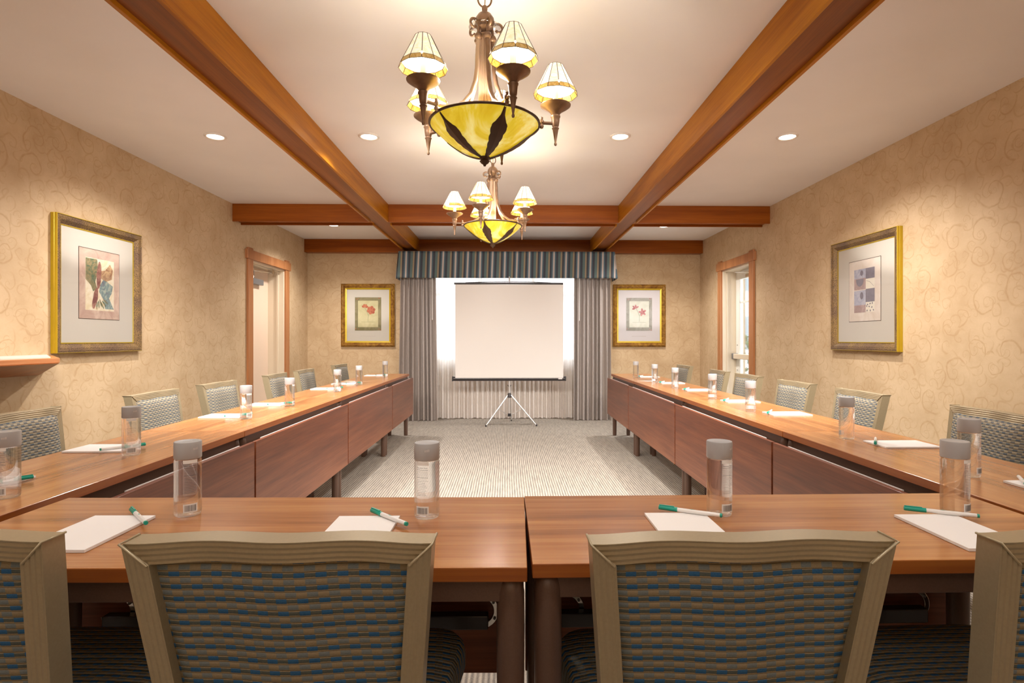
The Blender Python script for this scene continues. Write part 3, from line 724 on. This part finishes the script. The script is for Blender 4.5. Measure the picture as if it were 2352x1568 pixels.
c2 = drape('curtain', 'taupe pleated drape hanging right of the projector screen', .935, 1.455, 8.07, .006, 2.34, M['curtain'], 8, .044, 8, 'taupe drapes', flare=.02)
MB().tube([(1.005, 7.995, 2.15), (1.003, 7.995, 1.42)], .005, 8).build('wand', M['rail'], c2)
drape('sheer_curtain', 'translucent white sheer curtain across the window behind the projector screen', -1.10, 1.0, 8.26, .008, 2.34, M['sheer'], 32, .026, 5)

# ------------------------------------------------------------------ projector screen on tripod
t = thing('projector_screen', 'white portable projector screen on chrome tripod before the window', 'projector screen', (.012, 7.60, 0))
k_ = 7.60/1300
def SX(px): return (px-1168)*k_-.012
zs0, zs1 = .638, 1.888
MB().box(SX(1046.5), SX(1293.5), -.032, -.030, zs0, zs1).build('screen_fabric', M['screen'], t)
m = MB(); m.tube([(SX(1040), -.005, .628), (SX(1299), -.005, .628)], .030, 16); m.box(SX(1040), SX(1299), -.03, .02, .605, .655)
cs_ = m.build('housing', M['black'], t, smooth=40)
MB().box(SX(1039), SX(1042), -.038, .03, .597, .66).box(SX(1297), SX(1300), -.038, .03, .597, .66).build('end_cap', M['dark'], cs_, .004)
MB().box(SX(1282), SX(1291), -.0385, -.036, .622, .638).build('sticker', M['rail'], cs_)
m = MB(); m.tube([(SX(1044), -.03, 1.900), (SX(1168), -.03, 1.903), (SX(1293), -.03, 1.900)], .013, 10)
m.tube([(SX(1070), -.03, 1.912), (SX(1125), -.02, 1.924), (SX(1168), -.01, 1.928), (SX(1215), -.02, 1.924), (SX(1265), -.03, 1.912)], .004, 8)
m.build('top_bar', M['black'], t, smooth=50)
MB().tube([(0, .018, .12), (0, .018, 1.15)], .0165, 12).build('pole', M['alu'], t, smooth=50)
MB().tube([(0, .018, 1.15), (0, .018, 2.0)], .009, 10).tube([(0, .018, 1.985), (0, -.03, 1.985), (0,-.03, 1.935)], .004, 6).build('extension_rod', M['alu'], t, smooth=50)
MB().tube([(.022*math.cos(a), .018-.01, .545-.022*abs(math.sin(a))) for a in [PI*k/10 for k in range(11)]], .004, 6).build('carry_hook', M['black'], t)
zh = .405
m = MB(); m.lathe([(.014,-.03),(.030,-.03),(.036,-.02),(.022,.02),(.019,.03),(.014,.03)], 16, (0,.018,zh), cap=False)
m.build('hub', M['black'], t, smooth=40)
for k, (fx, fy) in enumerate(((-.31, -.10), (.36, -.07), (.03, .42))):
    top = Vector((fx*.06, .018+fy*.06, zh)); ft = Vector((fx, fy, .012)); mid = top.lerp(ft, .45)
    lg = MB().tube([top, ft], [.012, .009], 8).build('leg', M['alu'], t, smooth=50)
    MB().tube([ft+Vector((0,0,-.012)), ft+Vector((0,0,.012))], .011, 10).build('foot', M['dark'], lg)
    MB().tube([mid, Vector((fx*.04, .018+fy*.04, .135))], .005, 6).build('brace', M['alu'], lg)
MB().lathe([(0,-.02),(.022,-.02),(.022,.015),(.017,.02),(0,.02)], 14, (0,.018,.14), cap=False).build('lower_collar', M['dark'], t, smooth=40)

# ------------------------------------------------------------------ tables
def table(label, L_, loc, rz, legs_y=(-.195,.195), left_y=None, p0=None, p1=None, D_=.462, group=None, zt=.74, brackets=False):
    t = thing('conference_table', label, 'table', loc, rz, group or 'wood conference tables')
    h = L_/2; d = D_/2
    m = MB(); m.cur = 0; m.box(-h, h, -d, d, zt-.027, zt)
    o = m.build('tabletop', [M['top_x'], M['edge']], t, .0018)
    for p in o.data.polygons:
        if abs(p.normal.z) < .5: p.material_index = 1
    m = MB()
    m.box(-h+.04, h-.04, -d+.02, -d+.034, zt-.072, zt-.028).box(-h+.04, h-.04, d-.034, d-.02, zt-.072, zt-.028)
    m.box(-h+.006, -h+.02, -d+.06, d-.03, zt-.072, zt-.028).box(h-.02, h-.006, -d+.06, d-.03, zt-.072, zt-.028)
    m.build('apron', M['brown'], t, .002)
    for sx in (-1, 1):
        for ly in (left_y if (left_y and sx < 0) else legs_y):
            m = MB(); x = sx*(h-.031); zt2 = zt-.028
            m.lathe([(0,.001),(.0215,.001),(.023,.02),(.0265,.58),(.026,zt2-.03),(.022,zt2-.006),(.014,zt2),(0,zt2)], 20, (x, ly, 0), cap=False)
            m.build('leg', M['brown'], t, smooth=50)
    a = -h+.006 if p0 is None else p0; b = h-.006 if p1 is None else p1
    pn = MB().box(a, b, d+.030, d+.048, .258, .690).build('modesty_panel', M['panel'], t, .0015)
    m = MB(); m.box(a+.10, b-.10, d+.023, d+.0295, .60, .6915); m.build('panel_rail', M['rail'], pn)
    MB().box(a+.03, b-.03, d-.015, d+.0225, .64, .672).build('hinge_strip', M['brown'], pn)
    if brackets:
        for bx_ in (-h+.115, h-.115):
            m = MB(); c = Vector((bx_, d+.022, .43)); ro = .047
            rings = []
            for k in range(25):
                a_ = -.9*PI+1.5*PI*k/24; e = Vector((math.cos(a_), 0, math.sin(a_)))
                rings.append([c+e*ro*.72+Vector((0,-.003,0)), c+e*ro+Vector((0,-.003,0)), c+e*ro+Vector((0,.003,0)), c+e*ro*.72+Vector((0,.003,0))])
            m.rings(rings); br = m.build('folding_bracket', M['chrome'], t, .001)
            m2 = MB()
            for k in range(5):
                a_ = -.85*PI+1.4*PI*k/4; e = Vector((math.cos(a_), 0, math.sin(a_)))*ro*.86
                m2.lathe([(0,0),(.004,0),(.004,.003),(.002,.005),(0,.005)], 10, cap=False, M=Matrix.Translation(c+e+Vector((0,-.003,0))) @ Matrix.Rotation(PI/2, 4, 'X'))
            m2.build('bolt', M['closer'], br, smooth=40)
            MB().box(c.x-(.22 if bx_ > 0 else .02), c.x+(.02 if bx_ > 0 else .22), c.y-.035, c.y-.006, c.z-.035, c.z+.002).build('hinge_arm', M['black'], br, .003)
    return t
table('wood conference table in the foreground, left of the middle seam', 1.198, (-.561, 1.272, 0), R(-.9), left_y=(.195,), p1=.596, brackets=True)
table('wood conference table in the foreground, right of the middle seam', 1.180, (.633, 1.278, 0), R(.3), p0=-.586, D_=.455, brackets=True)
LX = -1.20-.231; RXc = 1.242+.231
SEG = [(1.06, 2.598), (2.602, 4.094), (4.098, 5.648), (5.652, 6.87)]
ordl = ['first side table on the left, its near end beside the foreground tables', 'second side table on the left, counted from the foreground', 'third side table on the left, behind the step in the row', 'last side table on the left, its far end near the taupe drape']
for i, (a, b) in enumerate(SEG):
    # left side: modesty panel faces +x -> local +y = +x -> rz=-90 (local +x = -y)
    table('wood ' + ordl[i], b-a, (LX, (a+b)/2, 0), R(-90), (0.0, .195), None, None, ((b-a)/2-.60 if i == 0 else None), group='side tables in the left row')
SEGR = [(1.02, 2.538), (2.542, 4.034), (4.038, 5.618), (5.622, 6.82)]
for i, (a, b) in enumerate(SEGR):
    table('wood ' + ordl[i].replace('left', 'right').replace(', behind the step in the row', ', between the second and the last'), b-a, (RXc, (a+b)/2, 0), R(90), (.03, .195), None, (-(b-a)/2+.60 if i == 0 else None), None, group='side tables in the right row')

# ------------------------------------------------------------------ chairs (local: faces +y, origin on floor)
def chair():
    t = thing('banquet_chair', '', 'chair')
    ZT = .858; HW = .2255
    # section of the back frame (u across, v depth) with fine reeding
    def sect(w, dp, n=4):
        pts = []
        for k in range(2*n+1): pts.append((-w/2+w*k/(2*n), -dp/2+(.0014 if k % 2 else 0)))
        pts.append((w/2, -dp/2+.004)); pts.append((w/2, dp/2-.004))
        for k in range(2*n, -1, -1): pts.append((-w/2+w*k/(2*n), dp/2-(.0014 if k % 2 else 0)))
        pts.append((-w/2, dp/2-.004)); pts.append((-w/2, -dp/2+.004))
        return pts
    yb = lambda z: -.185-(z-.46)*.175            # recline of the back plane
    hw = lambda z: .190+(z-.46)*(HW-.190)/(ZT-.46)   # outer half width
    W = .034; DP = .044
    wave = lambda x: .011*math.sin(PI*min(1, abs(x)/HW))**2-.004
    for s in (-1, 1):
        m = MB(); rg = []; S = sect(W, DP)
        for z in (.40, .52, .64, .76, ZT):
            ring = []
            for u, v in S:
                zz = z-(u+W/2)*.95 if z == ZT else z
                ring.append(Vector((s*(hw(zz)-W/2-u), yb(zz)+v-.004, zz)))
            rg.append(ring)
        m.rings(rg); m.build('back_post', M['champ'], t, .0008, seg=1)
    m = MB(); rg = []; n = 28
    S = sect(.033, DP)   # u downwards
    for i in range(n+1):
        tt = -1+2*i/n; ring = []
        for u, v in S:
            dz = u+.0165; x = tt*(HW-dz*1.05); z = ZT-dz-.003*(abs(tt)**3)+.003
            ring.append(Vector((x, yb(z)+v+wave(x)*(1-abs(tt)**6), z)))
        rg.append(ring)
    m.rings(rg); m.build('crest_rail', M['champ'], t, .0008, seg=1, smooth=20)
    for s in (-1, 1):
        m = MB(); m.tube([(s*(HW-.034), yb(ZT-.034)-.026, ZT-.034), (s*(HW+.001), yb(ZT)-.027, ZT+.001), (s*(HW+.001), yb(ZT)+.018, ZT+.001)], .0019, 6)
        m.build('corner_trim', M['champ'], t, smooth=60)
    # upholstered back
    nx, nz = 22, 22; F = []; B = []
    for j in range(nz+1):
        v = j/nz; z = .50+v*(ZT-.033-.50); fr = []; bk = []
        for i in range(nx+1):
            u = -1+2*i/nx; x = u*(hw(z)-W+.001)
            e = (1-abs(u)**7)*(1-abs(2*v-1)**9); pad = .028*e*(.75+.25*math.cos(u*1.3)); rb = .011*e
            yy = yb(z)+wave(x)*.9
            fr.append(Vector((u*(hw(z)-W+.010), yy+.017+pad*.6, .50+v*(ZT-.025-.50)))); bk.append(Vector((x, yy-.008-rb, z)))
        F.append(fr); B.append(bk)
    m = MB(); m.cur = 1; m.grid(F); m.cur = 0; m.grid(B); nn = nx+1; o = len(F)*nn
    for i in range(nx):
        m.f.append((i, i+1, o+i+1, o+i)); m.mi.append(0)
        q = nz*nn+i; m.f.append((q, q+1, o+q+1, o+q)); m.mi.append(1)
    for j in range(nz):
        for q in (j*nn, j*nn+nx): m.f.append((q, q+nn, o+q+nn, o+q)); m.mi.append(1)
    m.build('backrest', [M['fab'], M['fabfront_lit']], t, smooth=60)
    # seat: rounded-corner cushion
    def outline(hwf, hwb, y0, y1, r=.07, n=6):
        pts = []
        for (cx, cy, a0) in ((hwf-r, y1-r, 0), (-hwf+r, y1-r, 90), (-hwb+r*.6, y0+r*.6, 180), (hwb-r*.6, y0+r*.6, 270)):
            rr = r if cy > 0 else r*.6
            for k in range(n+1): a = R(a0+90*k/n); pts.append((cx+rr*math.cos(a), cy+rr*math.sin(a)))
        return pts
    o0 = outline(.232, .200, -.165, .262); m = MB(); rg = []
    for (sc, z) in ((.94,.392),(.985,.396),(1,.41),(1,.438),(.985,.455),(.95,.466),(.80,.473),(.5,.477),(.15,.478)):
        rg.append([Vector((x*sc, .05+(y-.05)*sc, z)) for x, y in o0])
    m.rings(rg); m.build('seat', M['fabseat'], t, smooth=50)
    m = MB(); m.rings([[Vector((x*.93, .05+(y-.05)*.93, z)) for x, y in o0] for z in (.366, .391)]); m.build('seat_frame', M['champ'], t, .002)
    def leg(p0, p1, w0, w1, name):
        m = MB(); rg = []
        for p, w_ in ((p0, w0), (p1, w1)):
            rg.append([Vector((p[0]+a*w_/2, p[1]+b*w_/2, p[2])) for a, b in ((-1,-1),(1,-1),(1,1),(-1,1))])
        m.rings(rg); return m.build(name, M['champ'], t, .002)
    for s in (-1, 1):
        leg((s*.188, .195, .388), (s*.200, .222, .002), .030, .022, 'leg')
        leg((s*.176, yb(.40)-.004, .41), (s*.186, -.262, .002), .032, .022, 'leg')
    return t
ch0 = chair(); first = [True]
def put_chair(x, y, rz, label, group):
    if first[0]:
        first[0] = False; ch0.location = (x, y, 0); ch0.rotation_euler = (0,0,R(rz)); ch0['label'] = label; ch0['group'] = group
    else: dup(ch0, (x, y, 0), R(rz), label, group)
G1 = 'chairs at the foreground tables'
put_chair(-.333, 1.109, -.8, 'champagne framed chair seen from behind, second from left in the foreground row', G1)
put_chair(.343, 1.098, .6, 'champagne framed chair seen from behind, just right of the middle table seam', G1)
put_chair(-.905, 1.128, -1, 'champagne framed chair cut off by the left edge of the foreground', G1)
put_chair(.940, 1.095, 1, 'champagne framed chair cut off by the right edge of the foreground', G1)
cl_ = [2.32, 3.235, 3.93, 4.90, 5.58, 6.72]; cr_ = [2.30, 3.20, 3.92, 4.70, 5.37, 6.42]
ordn = ['nearest the camera', 'second from the camera', 'third from the camera', 'fourth from the camera', 'fifth from the camera', 'furthest from the camera']
for i, y in enumerate(cl_):
    put_chair(-1.742, y, -90+[0, 1.5, -1, 2, 0, -2][i], 'patterned banquet chair at the left row of tables, ' + ordn[i], 'chairs along the left row')
for i, y in enumerate(cr_):
    put_chair(1.757, y, 90+[-1, -1, 1, 1.5, -2, 1][i], 'patterned banquet chair at the right row of tables, ' + ordn[i], 'chairs along the right row')

# ------------------------------------------------------------------ bottles
def text_mb(txt, size):
    cu = bpy.data.curves.new('txt', 'FONT'); cu.body = txt; cu.size = size; cu.align_x = 'CENTER'
    ob = bpy.data.objects.new('txt', cu); C.objects.link(ob); dg = bpy.context.evaluated_depsgraph_get()
    me = bpy.data.meshes.new_from_object(ob.evaluated_get(dg)); r = ([tuple(v.co) for v in me.vertices], [tuple(p.vertices) for p in me.polygons])
    bpy.data.objects.remove(ob); bpy.data.curves.remove(cu); bpy.data.meshes.remove(me); return r
def wrap(m, vf, rad, a0, z0):
    m.add([(rad*math.cos(a0+x/rad), rad*math.sin(a0+x/rad), z0+y) for x, y, _ in vf[0]], vf[1])
def cpatch(m, rad, a0, a1, z0, z1, n=10):
    m.grid([[Vector((rad*math.cos(a0+(a1-a0)*k/n), rad*math.sin(a0+(a1-a0)*k/n), z)) for k in range(n+1)] for z in (z0, z1)])
def bottle():
    t = thing('water_bottle', '', 'bottle'); r = .0292
    MB().lathe([(0,.003),(.018,.003),(.024,.0005),(.027,.0015),(r-.0005,.006),(r,.012),(r,.128),(r-.001,.133),(.024,.135),(0,.135)], 32, cap=False).build('body', M['bottle'], t, smooth=40)
    cp = MB().lathe([(0,.1352),(.0285,.1352),(.0295,.137),(.0295,.172),(.0285,.1745),(.024,.175),(.022,.1742),(0,.1742)], 32, cap=False).build('cap', M['cap'], t, smooth=35)
    m = MB(); wrap(m, text_mb('still', .0085), .0297, R(-70), .157); m.build('lettering', M['rail'], cp)
    a0, a1 = R(-122), R(-62); rl = r+.0003
    m = MB(); cpatch(m, rl, a0, a1, .052, .131); lb = m.build('label', M['label'], t)
    m = MB(); cpatch(m, rl+.0002, a0, a1, .126, .134); m.build('label_strip', M['paperlabel'], lb)
    m = MB(); cpatch(m, rl+.0002, a0, a1, .012, .032); bc = m.build('barcode', M['paperlabel'], lb)
    m = MB(); rnd = random.Random(4); a = a0+.10
    while a < a1-.12:
        wd = rnd.choice((.012, .02, .035)); cpatch(m, rl+.0005, a, a+wd, .015, .029, 2); a += wd+rnd.choice((.018, .03))
    m.build('bars', M['ink'], bc)
    m = MB(); am = (a0+a1)/2
    wrap(m, text_mb('Nutrition Facts', .0042), rl+.0005, am, .119)
    cpatch(m, rl+.0005, a0+.06, a1-.06, .1155, .1162, 8); cpatch(m, rl+.0005, a0+.06, a1-.06, .0975, .0982, 8)
    for k in range(11):
        z = .093-k*.0036; e = rnd.uniform(.05, .3); cpatch(m, rl+.0005, a0+.10, a1-e, z, z+.0005, 8)
    for k in range(5):
        z = .112-k*.003; cpatch(m, rl+.0005, a0+.10, a1-.08, z, z+.0004, 8)
    m.build('print', M['ink'], lb)
    return t
bt = bottle(); fb = [True]
def put_bottle(x, y, rz, label, group):
    if fb[0]: fb[0] = False; bt.location = (x, y, .7405); bt.rotation_euler = (0,0,R(rz)); bt['label'] = label; bt['group'] = group
    else: dup(bt, (x, y, .7405), R(rz), label, group)
GB = 'clear water bottles on the foreground tables'
put_bottle(-.760, 1.358, 42, 'clear water bottle with grey cap, leftmost on the foreground tables', GB)
put_bottle(-.191, 1.330, -12, 'clear water bottle with grey cap just left of the middle table seam', GB)
put_bottle(.501, 1.335, 22, 'clear water bottle with grey cap right of the middle seam, above the second chair', GB)
put_bottle(1.062, 1.325, 28, 'clear water bottle with grey cap, rightmost on the foreground tables', GB)
BL = [(-1.318, 1.515), (-1.353, 2.06), (-1.37, 2.985), (-1.365, 3.56), (-1.36, 4.53), (-1.365, 5.20), (-1.36, 6.27)]
BR = [(1.398, 1.690), (1.412, 2.335), (1.395, 3.235), (1.415, 3.90), (1.410, 4.765), (1.412, 5.44), (1.385, 6.13)]
pos = ['nearest the camera', 'second from the camera', 'third from the camera', 'fourth from the camera', 'fifth from the camera', 'sixth from the camera', 'at the far end']
for i, (x, y) in enumerate(BL): put_bottle(x, y, 10+25*i, 'clear grey-capped water bottle on the left row of tables, ' + pos[i], 'water bottles along the left row')
for i, (x, y) in enumerate(BR): put_bottle(x, y, [30, 200, 150, 170, 140, 190, 100][i], 'clear grey-capped water bottle on the right row of tables, ' + pos[i], 'water bottles along the right row')

# ------------------------------------------------------------------ notepads and pens
PH = .006
def notepad():
    t = thing('notepad', '', 'notepad')
    MB().box(-.07, .07, -.108, .108, 0, PH-.0006).build('pages', M['paper'], t, .0004, seg=1)
    MB().box(-.07, .07, -.108, .108, PH-.0006, PH).build('top_sheet', M['paper'], t)
    return t
def pen():
    t = thing('pen', '', 'pen')   # lies along +x, cap at -x
    r = .0048; Mx = Matrix.Translation((0,0,r)) @ Matrix.Rotation(PI/2, 4, 'Y')
    b = MB().lathe([(0,-.036),(r,-.036),(r,.066),(0,.066)], 16, cap=False, M=Mx).build('barrel', M['penw'], t, smooth=40)
    MB().lathe([(0,.0661),(r*.98,.0661),(r*.9,.071),(0,.071)], 16, cap=False, M=Mx).build('end_plug', M['peng'], t, smooth=40)
    c = MB().lathe([(0,-.074),(r*.95,-.074),(r*1.12,-.072),(r*1.12,-.030),(r*.9,-.030)], 16, cap=False, M=Mx).build('cap', M['peng'], t, smooth=40)
    MB().box(-.073, -.038, -.0018, .0018, r*2.12, r*2.12+.0016).box(-.073,-.069,-.0018,.0018,r*2,r*2.2).build('clip', M['peng'], c)
    m = MB(); z = r*2+.0002
    m.add([(.002,-.0016,z),(.010,.0,z),(.002,.0016,z),(-.003,.0,z)], [(0,1,2,3)]); m.build('leaf_mark', M['peng'], b)
    return t
np_ = notepad(); fn = [True]; pn_ = pen(); fp = [True]
def put_pad(x, y, rz, label, group):
    if fn[0]: fn[0] = False; np_.location = (x, y, .7405); np_.rotation_euler = (0,0,R(rz)); np_['label'] = label; np_['group'] = group
    else: dup(np_, (x, y, .7405), R(rz), label, group)
def put_pen(p0, p1, label, group):
    """p0 = cap end, p1 = other end, on top of the pads"""
    v = Vector(p1)-Vector(p0); a = math.atan2(v.y, v.x); c = (Vector(p0)+Vector(p1))/2; z = .7405+PH+.0006
    if fp[0]: fp[0] = False; pn_.location = (c.x, c.y, z); pn_.rotation_euler = (0,0,a); pn_['label'] = label; pn_['group'] = group
    else: dup(pn_, (c.x, c.y, z), a, label, group)
GP = 'white notepads on the foreground tables'; GN = 'green capped pens on the foreground tables'
put_pad(-.893, 1.228, -1, 'white notepad at the left end of the foreground table', GP)
put_pad(-.322, 1.213, 0, 'white notepad half hidden behind the second foreground chair', GP)
put_pad(.391, 1.222, 0, 'white notepad right of the middle table seam, half hidden behind a chair', GP)
put_pad(.972, 1.198, 0, 'white notepad at the right end of the foreground tables', GP)
put_pen((-.896, 1.365), (-.797, 1.262), 'green capped white pen on the leftmost foreground notepad', GN)
put_pen((-.322, 1.345), (-.222, 1.243), 'green capped white pen left of the bottle by the middle seam', GN)
put_pen((.365, 1.355), (.490, 1.288), 'green capped white pen right of the middle seam, before the bottle', GN)
put_pen((.945, 1.338), (1.082, 1.270), 'green capped white pen on the rightmost foreground notepad', GN)
for i, (bx_, by_) in enumerate(BL):
    y0 = [1.66, 2.175, 3.085, 3.62, 4.77, 5.32, 6.50][i]
    put_pad(-1.527, y0, 90, 'white notepad on the left row of tables, ' + pos[i], 'white notepads along the left row')
    put_pen((-1.400, y0+.035), (-1.500, y0-.068), 'green capped white pen on the left row of tables, ' + pos[i], 'pens along the left row')
for i, (bx_, by_) in enumerate(BR):
    y0 = [1.545, 2.195, 3.11, 3.745, 4.59, 5.335, 6.21][i]
    put_pad(1.545, y0, 90, 'white notepad on the right row of tables, ' + pos[i], 'white notepads along the right row')
    put_pen((1.425, y0-.025), (1.505, y0+.095), 'green capped white pen on the right row of tables, ' + pos[i], 'pens along the right row')

# ------------------------------------------------------------------ camera
cam = bpy.data.cameras.new('camera'); co = bpy.data.objects.new('camera', cam); C.objects.link(co)
co.location = (0, 0, 1.156); co.rotation_euler = (R(90), 0, R(-1.2)); cam.sensor_width = 36; cam.lens = 1300/2352*36
cam.shift_x = -19.2/2352; cam.shift_y = -5/2352; cam.clip_start = .05
bpy.context.scene.camera = co

# ------------------------------------------------------------------ light
def lamp(kind, name, loc, energy, col=(1,1,1), size=.1, rot=(0,0,0), size_y=None, spot=None, blend=.5):
    l = bpy.data.lights.new(name, kind); l.energy = energy; l.color = col
    if kind == 'AREA':
        l.size = size
        if size_y: l.shape = 'RECTANGLE'; l.size_y = size_y
        else: l.shape = 'DISK'
    else: l.shadow_soft_size = size
    if kind == 'SPOT': l.spot_size = R(spot); l.spot_blend = blend
    o = bpy.data.objects.new(name, l); C.objects.link(o); o.location = loc; o.rotation_euler = rot; return o
WARM = (1, .94, .88); COOL = (.86, .92, 1)
for i, (x, y, _) in enumerate(DL):
    lamp('SPOT', 'ceiling_spot', (x, y, ZC-.02), 105, WARM, .05, (0,0,0), spot=140, blend=.8)
for x in (-2.1, -.1, 2.0):
    lamp('SPOT', 'ceiling_spot', (x, .7, ZC-.02), 24, WARM, .06, (0,0,0), spot=140, blend=.8)  # extra ceiling spots above the camera, added for brightness, without fixtures
for (cx, cy, _), rot in ((CH1, 4.9), (CH2, 38.6)):
    lamp('POINT', 'bowl_lamp', (cx, cy, 1.156+.93*.99), 13, (1,.94,.87), .06)
    for k in range(5):
        a = R(rot)+2*PI*k/5
        lamp('POINT', 'candle_lamp', (cx+.277*math.cos(a), cy+.277*math.sin(a), 1.156+.93*1.13), 1.0, WARM, .03)
for x in (-1.7, -.75, .65, 1.6):
    lamp('SPOT', 'fill_spot', (x, 1.9, 2.35), 150, (1,.92,.83), .22, (R(58),0,0), spot=95, blend=.9)  # unseen spots added to brighten the far end; there is no track
# added fill lights behind the camera
lamp('AREA', 'rear_fill_up', (0, -1.2, 1.7), 30, (1,.93,.86), 4.5, (R(180),0,0), 1.4)
lamp('AREA', 'rear_fill', (0, YF+.05, 2.0), 8, (1,.95,.90), 4.0, (R(90),0,R(180)), .9)
w = bpy.data.worlds.new('world'); bpy.context.scene.world = w; w.use_nodes = True
bg = w.node_tree.nodes['Background']; bg.inputs[0].default_value = (.86,.93,1,1); bg.inputs[1].default_value = 5.2
vs = bpy.context.scene.view_settings; vs.view_transform = 'Standard'; vs.look = 'None'; vs.exposure = .80; vs.gamma = 1.03
